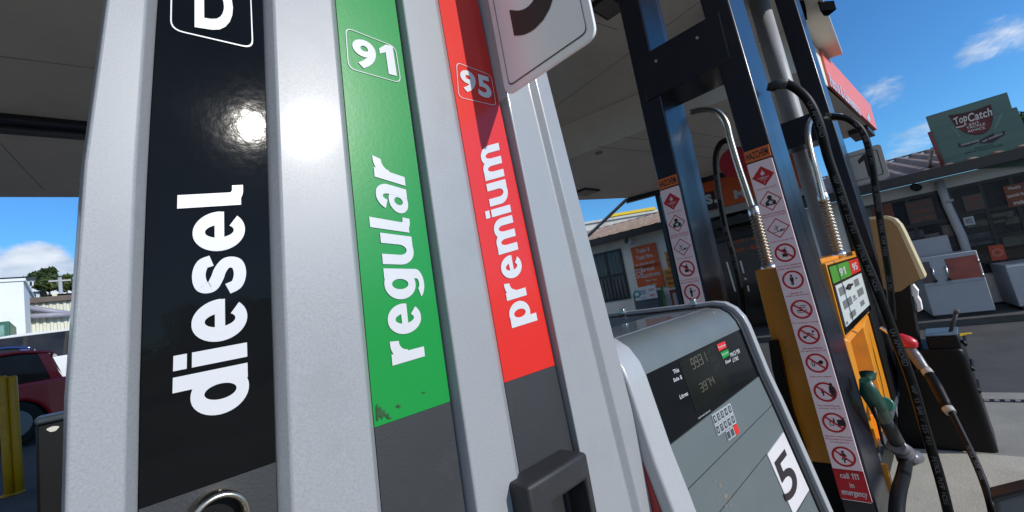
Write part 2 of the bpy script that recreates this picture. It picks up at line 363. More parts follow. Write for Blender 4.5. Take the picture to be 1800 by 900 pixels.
# ================================================================== SILVER PUMP (near)
YF = .55; YS = YF+.014; YO = YF-.012
PB = V(.55, .85, .085)
pump = thing('fuel_pump', 'tall silver fuel pump with diesel, regular and premium strips in the foreground', 'fuel pump', PB)
def bline(p0, p1, y):   # boundary line in plane y -> function of z
    a, b = WY(*p0, y), WY(*p1, y); k = (b.x-a.x)/(b.z-a.z)
    return lambda z: V(a.x+k*(z-a.z), y, z)
def bcurve(x0, xm, x9, y):   # bowed boundary through photo rows 0, 450 and 900
    P0, P1, P2 = WY(x0, 0, y), WY(xm, 450, y), WY(x9, 900, y)
    def f(z):
        if z > P0.z+.02: return f(P0.z+.02)+(f(P0.z+.02)-f(P0.z-.08))*((z-P0.z-.02)/.1)
        if z < P2.z-.02: return f(P2.z-.02)+(f(P2.z-.02)-f(P2.z+.08))*((P2.z-.02-z)/.1)
        l0 = (z-P1.z)*(z-P2.z)/((P0.z-P1.z)*(P0.z-P2.z)); l1 = (z-P0.z)*(z-P2.z)/((P1.z-P0.z)*(P1.z-P2.z)); l2 = (z-P0.z)*(z-P1.z)/((P2.z-P0.z)*(P2.z-P1.z))
        return V(P0.x*l0+P1.x*l1+P2.x*l2, y, z)
    return f
ZB, ZT = .42, 2.56
ZL = 1.5-.2165*YS      # bottom edge of the coloured strips
def shell(name, sections, m, z0, z1, bevel, label=None):
    """sections: list of boundary functions front profile left->right, closed at back"""
    rows = []
    nz = 10
    for j in range(nz+1):
        z = z0+(z1-z0)*j/nz; f = [s(z) for s in sections]
        rows.append([V(f[0].x, .66, z)]+f+[V(f[-1].x, .66, z)])
    mb = MB(); n = len(rows[0])
    mb.add([p for r in rows for p in r], [(j*n+i, j*n+(i+1) % n, (j+1)*n+(i+1) % n, (j+1)*n+i) for j in range(nz) for i in range(n)])
    mb.add(rows[0], [tuple(range(n))]); mb.add(rows[-1], [tuple(range(n))])
    return mb.build(name, m, pump, bevel=bevel, seg=3)
B = lambda x0, x9, y, ya=0, yb=900: bline((x0, ya), (x9, yb), y)
shell('body_panel', [bcurve(182, 128, 107, YF+.02), bcurve(187, 134, 113, YF), bcurve(257, 230.5, 217, YF), bcurve(280, 255.5, 245, YS+.006)], SILVER, ZB, ZT, .0022)
shell('body_panel', [B(461, 487, YS+.006), B(481, 515, YF+.0042), B(583, 664, YF-.0003), B(590, 672, YS+.006)], SILVER, ZB, ZT, .0022)
shell('body_panel', [B(694, 818, YS+.006), B(708, 840, YF), B(766, 919, YF), B(771, 926, YS+.006)], SILVER, ZB, ZT, .0022)
shell('body_panel', [B(839, 1030, YS+.006), B(858, 1041, YF), B(893, 1111, YF), B(908, 1127, YO), B(929, 1157, YO)], SILVER, ZB, ZT, .0022)
def strip(name, l, r, m, z0, z1, y=YS):
    a, b = (bcurve(*l, y) if len(l) == 3 else B(*l, y)), B(*r, y); rows = []
    for k in range(13):
        z = z0+(z1-z0)*k/12; rows.append([a(z), b(z), b(z)+V(0, .004, 0), a(z)+V(0, .004, 0)])
    mb = MB(); mb.add([p for r_ in rows for p in r_], [(4*k+i, 4*k+(i+1) % 4, 4*k+4+(i+1) % 4, 4*k+4+i) for k in range(12) for i in range(4)])
    mb.add(rows[0], [(0, 1, 2, 3)]); mb.add(rows[-1], [(0, 1, 2, 3)])
    return mb.build(name, m, pump)
LANES = [((279, 254.5, 244), (461, 487)), ((590, 672), (694, 818)), ((771, 926), (839, 1030))]
s_d = strip('fuel_strip', *LANES[0], BLACKG, ZL, ZT); s_d['label'] = 'glossy black strip reading diesel'
s_r = strip('fuel_strip', *LANES[1], GREEN, ZL, ZT); s_r['label'] = 'green strip reading regular 91'
s_p = strip('fuel_strip', *LANES[2], REDF, ZL, ZT); s_p['label'] = 'red strip reading premium 95'
for i, l in enumerate(LANES):
    o = strip('lower_panel', *l, DKPLASTIC, ZB, ZL-.0005)
T = lambda px, py: WY(px, py, YS-.0012)
# heavy rounded lower case drawn from strokes (x-height = 1)
W_, H_ = .31, .235
def g_rect(x0, x1, y0, y1): return ('q', [[(x0, y0), (x1, y0)], [(x0, y1), (x1, y1)]])
def g_ring(cx, cy, rx, ry, a0, a1, wx=W_, wy=H_, n=36):
    rows = []
    for k in range(n+1):
        a = math.radians(a0+(a1-a0)*k/n); c, s_ = math.cos(a), math.sin(a); rows.append([(cx+rx*c, cy+ry*s_), (cx+(rx-wx)*c, cy+(ry-wy)*s_)])
    return ('q', rows)
def g_path(pts, w):
    P_ = bez([V(x, y, 0) for x, y in pts], 8); rows = []
    for k, p in enumerate(P_):
        t = (P_[min(k+1, len(P_)-1)]-P_[max(k-1, 0)]).normalized(); rows.append([(p.x-t.y*w/2, p.y+t.x*w/2), (p.x+t.y*w/2, p.y-t.x*w/2)])
    return ('q', rows)
GLYPH = {
 'i': ([g_rect(0, W_, 0, 1), g_rect(0, W_, 1.10, 1.36)], W_),
 'l': ([g_rect(0, W_, .05, 1.36), g_ring(.36, .30, .36, .30, 180, 272, W_, .24, 14), g_rect(.36, .48, 0, .235)], .48),
 'd': ([g_ring(.47, .5, .47, .52, 0, 360), g_rect(.64, .95, 0, 1.36)], .95),
 'p': ([g_ring(.48, .5, .47, .52, 0, 360), g_rect(0, W_, -.33, 1)], .95),
 'e': ([g_ring(.46, .5, .46, .52, -2, 316), g_rect(.2, .91, .41, .60)], .92),
 's': ([g_path([(.75, .66), (.68, .83), (.44, .895), (.20, .83), (.17, .66), (.34, .555), (.52, .49), (.665, .36), (.62, .17), (.40, .105), (.16, .17), (.07, .35)], .25)], .82),
 'r': ([g_rect(0, W_, 0, 1), g_ring(.62, .50, .58, .52, 84, 178, .31, .27, 20)], .68),
 'g': ([g_ring(.47, .53, .47, .49, 0, 360), g_rect(.64, .95, 0, 1), g_ring(.47, .0, .48, .33, 205, 360, W_, .22)], .95),
 'u': ([g_rect(0, W_, .4, 1), g_rect(.64, .95, 0, 1), g_ring(.475, .45, .475, .47, 180, 360)], .95),
 'a': ([g_rect(.57, .88, 0, .62), g_ring(.46, .58, .42, .44, 0, 158, W_, .22), g_ring(.40, .30, .40, .32, 0, 360, .27, .18)], .88),
 'm': ([g_rect(0, W_, 0, 1), g_rect(.56, .56+W_, 0, .6), g_rect(1.12, 1.12+W_, 0, .6), g_ring(.44, .56, .43, .46, 0, 175, W_, H_), g_ring(1.0, .56, .43, .46, 0, 175, W_, H_)], 1.43),
}
def strip_word(word, par, m, base0, base1, xh1, xh0, asc=1., desc=1., bold=0, gap=.13):
    tot = sum(GLYPH[c][1] for c in word)+gap*(len(word)-1); BL, BR, TR, TL = (T(*p) for p in (base0, base1, xh1, xh0))
    mb = MB(); x = 0; k_ = 0
    for ch in word:
        for kind, rows in GLYPH[ch][0]:
            vs = []
            for row in rows:
                for px_, py_ in row:
                    u = (x+px_)/tot; v = py_ if py_ >= 0 else py_*desc
                    if v > 1: v = 1+(v-1)*asc
                    vs.append((BL*(1-u)+BR*u)*(1-v)+(TL*(1-u)+TR*u)*v+V(0, -.00006*(k_ % 5), 0))
            mb.add(vs, [(2*i_, 2*i_+1, 2*i_+3, 2*i_+2) for i_ in range(len(rows)-1)]); k_ += 1
        x += GLYPH[ch][1]+gap
    mb.build('lettering', m, par, recalc=False)
strip_word('diesel', s_d, WHITEF, (437, 716), (427, 325), (341, 329), (336, 741), .85, 1)
strip_word('regular', s_r, WHITEF, (747, 626), (709, 293), (655, 273), (690, 643), .78, .75)
strip_word('premium', s_p, WHITEF, (935, 566), (876, 251), (843, 260), (900, 577), .8, .9)
def strip_box(par, quad, txt, tq, th=.0013):
    mb = MB(); q = [T(*p) for p in quad]; ring_from(mb, rounded(q, .012), th)
    text_quad(mb, txt, *[T(*p) for p in tq], bold=.034); mb.build('grade_mark', WHITEF, par)
strip_box(s_r, [(606.5, 47), (695.5, 82), (705.5, 146.5), (612, 120)], '91', [(624, 116), (698, 135), (690, 81), (617, 63)])
strip_box(s_p, [(801.5, 108.5), (863.5, 132), (873, 186.5), (806, 171)], '95', [(811, 158.5), (866, 176), (860, 135.5), (808, 120)])
strip_box(s_d, [(301, -78), (440, -48), (445.5, 86), (299, 52)], 'D', [(342, 47.5), (411, 58), (408, -30), (342, -42)], .0017)
# scuffs scratched into the green strip's bottom corner
sc = MB(); P = lambda x, y: T(450+x/2, 450+y/2)
for pts in ([(424, 578), (422, 530), (428, 518), (431, 542), (437, 528), (443, 545), (452, 540), (456, 556), (466, 553), (468, 566), (480, 570), (466, 574), (452, 560), (443, 575), (436, 560), (430, 580)],
            [(491, 528), (500, 521), (511, 528), (504, 535), (497, 531)], [(583, 479), (594, 476), (597, 480), (588, 483)]):
    poly2(sc, pts, P)
sc.build('scuff_mark', SCUFF, s_r)
# hose outlet ring at the foot of the diesel lane
rg = MB(); c0 = WY(383, 912, YS-.012)
for r0, y0, r1, y1 in ((.0265, -.010, .0235, -.016), (.0235, -.016, .020, -.010), (.0265, .012, .0265, -.010), (.020, -.010, .0195, .012)):
    rg.grid(lambda u, v: c0+V(math.cos(2*math.pi*u)*(r0+(r1-r0)*v), y0+(y1-y0)*v, math.sin(2*math.pi*u)*(r0+(r1-r0)*v)), 40, 1)
rg.build('hose_outlet_ring', CHROME, pump)
MB().prism([c0+V(math.cos(k*math.pi/16)*.0196, .004, math.sin(k*math.pi/16)*.0196) for k in range(32)], V(0, .005, 0)).build('outlet_plug', BLKPLASTIC, pump)
# nozzle boot on the premium lane
def boot():
    mb = MB(); y0 = YS; yt = YS-.055
    a = WY(955, 800, YS-.004); tl, tr = WY(926, 852, yt), WY(1030, 808, yt); bl, br = WY(926, 1010, yt), WY(1075, 1010, yt)
    top_l, top_r = WY(968, 836, YS), WY(1029, 790, YS)
    # outline front with mouth
    x0, x1 = tl.x, tr.x+.004; zt = tl.z-.004; z0 = zt-.17
    w = .016; zm = zt-.043
    O = [V(x0, yt, z0), V(x1, yt, z0), V(x1, yt, zt), V(x0, yt, zt)]; I = [V(x0+.05, yt, z0+w), V(x1-.012, yt, z0+w), V(x1-.012, yt, zm), V(x0+.05, yt, zm)]
    Bk = [V(p.x, YS+.002, p.z+(.034 if p.z == zt else 0)) for p in O]; Ib = [p+V(0, .05, 0) for p in I]
    mb.add(O+I, [(i, (i+1) % 4, 4+(i+1) % 4, 4+i) for i in range(4)])
    mb.add(O+Bk, [(i, (i+1) % 4, 4+(i+1) % 4, 4+i) for i in range(4)])
    mb.add(I+Ib, [(i, (i+1) % 4, 4+(i+1) % 4, 4+i) for i in range(4)]); mb.add(Ib, [(0, 1, 2, 3)]); mb.add(Bk, [(0, 1, 2, 3)])
    return mb
boot().build('nozzle_boot', mat('moulded_boot_grey', (.020, .020, .022), rough=.55, var=.15, bump=.08, bscale=350, dirt=(.05, .05, .05), dirt_scale=14, dirt_amt=.4), pump, bevel=.010, seg=4)
# pump number flag sticking out of the top right edge
XFL = .61
fl0 = WX(892, 172, XFL); fl1 = WX(1043, 52, XFL)
yi, yo, zb = fl0.y+.004, fl1.y-.003, fl0.z+.004
quad = [V(XFL, yi, zb+.40), V(XFL, yo, zb+.40), V(XFL, yo, zb), V(XFL, yi, zb)]
flag = MB().prism(rounded(quad, .022), V(.007, 0, 0)).build('number_flag', mat('white_flag_panel', (.86, .84, .83), rough=.25, var=.03, coat=.3), pump, bevel=.0012)
fm = MB()
q = [V(XFL-.001, yi-.014, zb+.386), V(XFL-.001, yo+.014, zb+.386), V(XFL-.001, yo+.014, zb+.014), V(XFL-.001, yi-.014, zb+.014)]
ring_from(fm, rounded(q, .012), .0022)
ym = (yi+yo)/2; hw = .058
text_quad(fm, '5', V(XFL-.001, ym+hw, zb+.083), V(XFL-.001, ym-hw, zb+.083), V(XFL-.001, ym-hw, zb+.315), V(XFL-.001, ym+hw, zb+.315), bold=.03)
fm.build('pump_number', SIGNBLK, flag)
MB().box(XFL+.0015, XFL+.0055, yi-.001, YF+.06, zb+.0, zb+.38).build('flag_bracket', SILVER2, pump)

# rear core and red side panel
MB().hexa([V(.03, .665, .085), V(.80, .665, .085), V(.80, 1.08, .085), V(.03, 1.08, .085)], [V(.12, .665, 2.5), V(.62, .665, 2.5), V(.62, 1.08, 2.5), V(.12, 1.08, 2.5)]).build('rear_body', DKRED, pump)
rp = MB(); a_ = bcurve(182, 128, 107, YF+.02); a = lambda z: V(a_(z).x-.001-.0022*max(0, min(1, (1.5-z)/.15)), .64, z); b = lambda z: V(.885, .64, z)
rp.hexa([a(.2), b(.2), b(.2)+V(0, .02, 0), a(.2)+V(0, .02, 0)], [a(1.55), V(.80, .64, 1.55), V(.80, .66, 1.55), a(1.55)+V(0, .02, 0)])
rp.build('side_panel', DKRED, pump)
MB().box(-.02, 1.62, .60, 1.06, .085, .42).build('plinth', DKPLASTIC, pump, bevel=.01)

# ---- display housing: profile in (y, z), leaning back
XL, XR = .905, 1.566
PROF = [(.635, 1.5-.124), (.60, 1.5-.131), (.575, 1.5-.150), (.558, 1.5-.178), (.550, 1.5-.207), (.526, 1.5-.363), (.506, 1.5-.456), (.490, 1.5-.540), (.458, 1.5-.711), (.405, 1.5-1.0)]
BACK = [(1.10, .5), (1.10, 1.5-.115)]
housing = MB(); prof = [(y+.012, z-.002) for y, z in PROF]+BACK
housing.loft([V(.895, y, z) for y, z in prof], [V(XR, y, z) for y, z in prof])
hs = housing.build('display_housing', DARKMET, pump)

def facepanel(i0, i1, m, name, gap=.0012, x0=XL, x1=XR, th=.010, bev=.002):
    A = []
    pts = PROF[i0:i1+1]
    mb = MB()
    n = len(pts)
    for k in range(n-1):
        (y0, z0), (y1, z1) = pts[k], pts[k+1]
    loop = [(y, z) for y, z in pts]
    d0 = V(0, pts[1][0]-pts[0][0], pts[1][1]-pts[0][1]).normalized()*gap; d1 = V(0, pts[-1][0]-pts[-2][0], pts[-1][1]-pts[-2][1]).normalized()*gap
    loop[0] = (loop[0][0]+d0.y, loop[0][1]+d0.z); loop[-1] = (loop[-1][0]-d1.y, loop[-1][1]-d1.z)
    loop = loop+[(y+th, z-.001) for y, z in reversed(loop)]
    mb.loft([V(x0, y, z) for y, z in loop], [V(x1, y, z) for y, z in loop], smooth=n > 2)
    o = mb.build(name, m, pump)
    return o
HOUSTOP = mat('hood_grey_paint', (.118, .135, .135), rough=.42, var=.05, coat=.15, coat_rough=.2, dirt=(.16, .16, .15), dirt_scale=6, dirt_amt=.4)
hood = MB(); lp = PROF[:5]+[(y+.010, z-.002) for y, z in reversed(PROF[:5])]
hood.loft([V(XL, y, z) for y, z in lp], [V(XR, y, z) for y, z in lp], smooth=True)
hd = hood.build('display_hood', HOUSTOP, pump)
for p in hd.data.polygons: p.use_smooth = len(p.vertices) == 4
try: hd.data.set_sharp_from_angle(angle=R(40))
except Exception: pass
MB().box(.80, 1.585, .6365, 1.09, 1.5-.132, 1.5-.122).build('housing_top', mat('grey_top_sheet', (.30, .30, .29), rough=.14, metal=.5, var=.08, coat=.5, dirt=(.2, .19, .17), dirt_scale=6, dirt_amt=.5), pump, bevel=.002)
disp = facepanel(4, 5, DISPBLK, 'display_window')
kpan = facepanel(5, 6, GREYP, 'keypad_panel'); facepanel(6, 7, GREYP, 'access_panel'); facepanel(7, 8, GREYP, 'access_panel'); facepanel(8, 9, GREYP, 'access_panel')
def cheek(name, x0, x1, off, m, topraise=.0, bev=.004, back=True):
    pr = []
    for i, (y, z) in enumerate(PROF):
        a = PROF[max(0, i-1)]; b = PROF[min(len(PROF)-1, i+1)]
        t = V(0, b[0]-a[0], b[1]-a[1]).normalized(); nrm = V(0, t.z, -t.y)   # outward (towards -y / up)
        if nrm.y > 0 and nrm.z <= 0: nrm = -nrm
        pr.append((y+nrm.y*off, z+nrm.z*off))
    loop = pr+[(1.11, .5), (1.11, pr[0][1]+.006)]
    mb = MB(); mb.loft([V(x0, y, z) for y, z in loop], [V(x1, y, z) for y, z in loop])
    return mb.build(name, m, pump, bevel=bev, seg=3)
cheek('side_cheek', .822, .903, .016, SILVER2, bev=.007)
cheek('cheek_seal', 1.5685, 1.600, .006, DARKMET, bev=.002)
cheek('side_cheek', 1.600, 1.632, .018, SILVER2, bev=.0035)
cheek('side_panel', .8185, .8215, -.012, DKRED, bev=0)
for y in (.70, 1.0): MB().box(1.590, 1.610, y-.012, y+.012, 1.5-.112, 1.5-.088).build('latch', ALU, pump, bevel=.003)
def SEG(px, py, i, lift=.0012):
    (y0, z0), (y1, z1) = PROF[i], PROF[i+1]; t = V(0, y1-y0, z1-z0).normalized(); n = V(0, t.z, -t.y)
    return hit(px, py, n, V(0, y0, z0)+n*lift)
def c7(x, y): return (1030+x*.42214, 520+y*.42222)
D = lambda x, y, i=4, l=.0012: SEG(*c7(x, y), i, l)
def dtext(s, q, m, i=4, bold=.012, name='lettering', par=None, l=.0012):
    mb = MB(); text_quad(mb, s, *[D(*p, i, l) for p in q], bold=bold); return mb.build(name, m, par or disp)
mb = MB(); poly2(mb, [(385, 272), (532, 200), (606, 378), (458, 483)], lambda x, y: D(x, y, 4, .0008)); lcd = mb.build('lcd_screen', LCD, disp)
dtext('This', [(366, 326), (389, 316), (384, 298), (361, 309)], WHITEF); dtext('Sale $', [(367, 362), (402, 346), (396, 329), (363, 344)], WHITEF)
dtext('Litres', [(393, 431), (426, 413), (422, 396), (389, 414)], WHITEF)
SEGS = {'0': 'abcdef', '1': 'bc', '2': 'abged', '3': 'abgcd', '4': 'fgbc', '5': 'afgcd', '6': 'afgedc', '7': 'abc', '8': 'abcdefg', '9': 'abcdfg'}
def lcd_digits(txt, q, m, name):
    mb = MB(); n_ = len(txt)
    BL, BR, TR, TL = (V(*p, 0) for p in q)
    def uv(u, v): p = (BL*(1-u)+BR*u)*(1-v)+(TL*(1-u)+TR*u)*v; return (p.x, p.y)
    for k, ch in enumerate(txt):
        a, b = (k+.1)/n_, (k+.86)/n_; w = .13/n_; h = .075
        box = {'a': (a, b, 1-h, 1), 'd': (a, b, 0, h), 'g': (a, b, .5-h/2, .5+h/2), 'f': (a, a+w, .53, .98), 'b': (b-w, b, .53, .98), 'e': (a, a+w, .02, .47), 'c': (b-w, b, .02, .47)}
        for c_ in SEGS[ch]:
            u0, u1, v0, v1 = box[c_]; mb.add([D(*uv(u, v), 4, .0012) for u, v in ((u0, v0), (u1, v0), (u1, v1), (u0, v1))], [(0, 1, 2, 3)])
    mb.build(name, m, lcd)
lcd_digits('9931', [(446, 309), (510, 270), (494, 232), (431, 265)], LCDDIG, 'sale_digits'); lcd_digits('3974', [(482, 404), (540, 362), (527, 332), (469, 369)], LCDDIG, 'litre_digits')
for k, t_ in enumerate(('2879', '2659', '2249')):
    lcd_digits(t_, [(507+k*13, 247+k*32), (533+k*13, 233+k*32), (528+k*13, 212+k*32), (502+k*13, 226+k*32)], LCDDIM, 'price_digits')
for q, m in (([(545, 203), (578, 188), (586, 215), (554, 231)], REDF), ([(560, 236), (592, 221), (598, 246), (572, 263)], GREEN)):
    mb = MB(); poly2(mb, q, lambda x, y: D(x, y, 4, .0008)); mb.build('grade_label', m, disp)
dtext('Premium', [(555, 220), (583, 207), (578, 198), (549, 212)], WHITEF, bold=.01, l=.0016); dtext('Regular', [(569, 252), (595, 238), (591, 229), (565, 243)], WHITEF, bold=.01, l=.0016)
dtext('Diesel', [(583, 284), (604, 273), (600, 260), (579, 271)], WHITEF, bold=.015)
dtext('PRICE PER', [(604, 256), (643, 236), (638, 219), (600, 239)], WHITEF, bold=.008); dtext('LITRE', [(613, 277), (636, 265), (632, 250), (610, 261)], WHITEF, bold=.008)
dtext('WEIGHTS AND MEASURES 1987', [(468, 515), (519, 480), (517, 474), (466, 509)], WHITEF, bold=0)
# keypad: two rows of five and a third of three
kp = MB(); kb = MB(); kd = MB(); kr = MB()
def keyq(r, c, rows): pass
K00, K05, K20, K25 = V(523, 497, 0), V(601, 446, 0), V(550, 586, 0), V(628, 530, 0)
def kuv(u, v): p = (K00*(1-u)+K05*u)*(1-v)+(K20*(1-u)+K25*u)*v; return (p.x, p.y)
digs = '1234567890'
for r in range(2):
    for c in range(5):
        q = [kuv((c+.04)/5, (r+.03)/2), kuv((c+.96)/5, (r+.03)/2), kuv((c+.96)/5, (r+.95)/2), kuv((c+.04)/5, (r+.95)/2)]
        kp.prism([D(*p, 5, .003) for p in q], V(0, .004, .0))
        q2 = [kuv((c+.18)/5, (r+.14)/2), kuv((c+.82)/5, (r+.14)/2), kuv((c+.82)/5, (r+.84)/2), kuv((c+.18)/5, (r+.84)/2)]
        poly2(kb, q2, lambda x, y: D(x, y, 5, .0036))
        text_quad(kd, digs[r*5+c], *[D(*kuv((c+a)/5, (r+b)/2), 5, .0042) for a, b in ((.38, .66), (.62, .66), (.62, .3), (.38, .3))], bold=.01)
for c in range(3):
    q = [kuv((c+2.04)/5, 1.03), kuv((c+2.96)/5, 1.03), kuv((c+2.96)/5, 1.46), kuv((c+2.04)/5, 1.46)]
    (kr if c == 2 else kp).prism([D(*p, 5, .003) for p in q], V(0, .004, 0))
    q2 = [kuv((c+2.16)/5, 1.08), kuv((c+2.84)/5, 1.08), kuv((c+2.84)/5, 1.41), kuv((c+2.16)/5, 1.41)]
    if c < 2: poly2(kb, q2, lambda x, y: D(x, y, 5, .0036))
keypad = kp.build('keypad', mat('key_rim_grey', (.42, .45, .46), rough=.4), kpan)
kb.build('key_caps', mat('key_cap_dark', (.05, .06, .065), rough=.4), keypad); kd.build('key_digits', WHITEF, keypad); kr.build('red_key', REDF, keypad)
# number plate 5 and worn marks
npq = [c7(756, 660), c7(823, 568), c7(930, 808), c7(866, 912)]
mb = MB(); mb.prism([SEG(*p, 7, .003) for p in npq], V(0, .0025, .0)); plate = mb.build('number_plate', WHITESIGN, pump)
mb = MB(); text_quad(mb, '5', *[D(*p, 7, .0042) for p in ((840, 866), (893, 796), (832, 632), (778, 704))], bold=.012); mb.build('pump_number', SIGNBLK, plate)
wm = MB(); rw = random.Random(3)
for cx, cy, rr in ((558, 790, 13), (582, 832, 15), (536, 770, 7), (545, 848, 5), (582, 874, 6), (600, 873, 8), (566, 812, 6), (596, 846, 5), (590, 812, 4), (575, 858, 4)):
    pts = []
    for k in range(14):
        q_ = rr*rw.uniform(.35, 1.15); pts.append((cx+q_*.75*math.cos(k*math.pi/7), cy+q_*math.sin(k*math.pi/7)))
    poly2(wm, pts, lambda x, y: D(x, y, 7 if cy > 800 else 6, .0008))
wm.build('worn_mark', BROWN, pump)

# ================================================================== GANTRY FRAMES WITH HAZARD SIGNS
XG = 2.40
gantry = thing('hose_gantry', 'dark navy gantry frame of two posts carrying red and white hazard sign strips', 'gantry', V(2.5, .8, .085))
GT = 4.045
def post(par, x0, x1, yr, tilt, w=.127, z0=.085, z1=GT):
    f = lambda z: yr+tilt*(z-1.5)
    mb = MB(); mb.hexa([V(x0, f(z0), z0), V(x1, f(z0), z0), V(x1, f(z0)+w, z0), V(x0, f(z0)+w, z0)], [V(x0, f(z1), z1), V(x1, f(z1), z1), V(x1, f(z1)+w, z1), V(x0, f(z1)+w, z1)])
    return mb.build('post', NAVY, par, bevel=.008, seg=3)
P2 = lambda z: .491+.03*(z-1.5)      # right face of the right-hand post
P1 = lambda z: .973
post(gantry, XG, 2.72, .973, 0); post(gantry, XG, 2.74, .491, .03)
MB().hexa([V(XG-.008, .585, 2.53), V(XG+.27, .585, 2.53), V(XG+.27, 1.055, 2.53), V(XG-.008, 1.055, 2.53)], [V(XG-.008, .585, 2.80), V(XG+.27, .585, 2.80), V(XG+.27, 1.055, 2.80), V(XG-.008, 1.055, 2.80)]).build('crossbeam', NAVY, gantry, bevel=.003)
for px, py in ((1153.5, 107.5), (1226, 67)):
    c = WX(px, py, XG-.009); MB().tube([c, c-V(.006, 0, 0)], .008, 8).build('bolt', ALU, gantry)

# pictograms, drawn in (a right, b up) millimetre-like units on the sign face
def circle(c, r, n=28, a0=0, a1=2*math.pi): return [(c[0]+r*math.cos(a0+(a1-a0)*k/n), c[1]+r*math.sin(a0+(a1-a0)*k/n)) for k in range(n)]
def annulus(mb, r0, r1, Pf, c=(0, 0), n=40):
    A = [Pf(*p) for p in circle(c, r0, n)]; Bq = [Pf(*p) for p in circle(c, r1, n)]
    mb.add(A+Bq, [(i, (i+1) % n, n+(i+1) % n, n+i) for i in range(n)])
def rect(cx, cy, w, h, ang=0):
    c, s = math.cos(ang), math.sin(ang)
    return [(cx+x*c-y*s, cy+x*s+y*c) for x, y in ((-w/2, -h/2), (w/2, -h/2), (w/2, h/2), (-w/2, h/2))]
FLAME = [(-.16, -.3), (.16, -.3), (.26, -.1), (.2, .12), (.12, -.02), (.1, .25), (-.02, .48), (-.05, .2), (-.14, .05), (-.2, .16), (-.26, -.08)]
ICON = {
 'phone': [rect(-.02, .2, .34, .42, .35), rect(-.06, -.26, .48, .34, -.15), rect(.12, .5, .05, .2, .35)],
 'static': [circle((-.08, .44), .12, 12), [(-.24, .28), (.08, .28), (.1, -.08), (.04, -.1), (.02, -.55), (-.08, -.55), (-.09, -.15), (-.12, -.55), (-.22, -.55), (-.2, -.1), (-.28, -.05)], [(.22, .12), (.42, .26), (.36, .1), (.46, .12), (.28, -.08), (.34, .06)]],
 'smoke': [rect(-.1, -.12, .62, .12), rect(.42, -.12, .10, .12), rect(-.1, -.32, .62, .05), [(-.3, .1), (-.05, .16), (.3, .1), (.5, .22), (.3, .17), (-.05, .24)], [(-.2, .3), (.1, .36), (.45, .3), (.55, .42), (.4, .38), (.1, .44)]],
 'match': [rect(-.2, -.16, .6, .10, .7), rect(.2, .08, .62, .1, -.5), [(.3, .3), (.46, .16), (.56, .32), (.46, .52), (.4, .36)], [(-.52, -.3), (-.3, -.36), (-.26, -.18), (-.42, -.05), (-.5, -.14)]],
 'key': [circle((.38, .08), .2, 16), rect(.1, .04, .5, .09, .1), rect(-.02, -.05, .07, .14), rect(.08, -.05, .07, .12), rect(-.42, -.06, .07, .46), rect(-.22, -.06, .07, .46), rect(-.32, -.28, .26, .07), rect(-.32, .16, .26, .07)],
 'people': [circle((-.2, .26), .09, 10), [(-.3, .15), (-.1, .15), (-.08, -.12), (-.14, -.12), (-.14, -.4), (-.26, -.4), (-.26, -.12), (-.32, -.12)], circle((.62, .76), .15, 12), [(.42, .58), (.82, .58), (.9, -.1), (.8, -.12), (.78, -.66), (.64, -.66), (.62, -.15), (.6, -.66), (.46, -.66), (.46, -.1), (.36, -.08)]],
 'cans': [rect(-.34, -.1, .06, .36), rect(-.06, -.1, .06, .36), rect(-.2, -.28, .32, .06), rect(-.2, .08, .32, .06), rect(.04, .2, .14, .3), rect(.04, .42, .06, .16), [(.3, -.3), (.94, -.3), (.94, .3), (.8, .32), (1.02, .52), (.96, .56), (.7, .34), (.3, .3)]],
 'rider': [circle((.0, .48), .12, 12), [(-.14, .34), (.14, .34), (.24, .1), (.16, .06), (.1, -.1), (.2, -.3), (.1, -.34), (-.02, -.12), (-.14, -.34), (-.24, -.3), (-.1, -.08), (-.16, .08), (-.24, .1)], rect(.0, -.42, .14, .36), rect(.0, .08, .62, .06)],
}
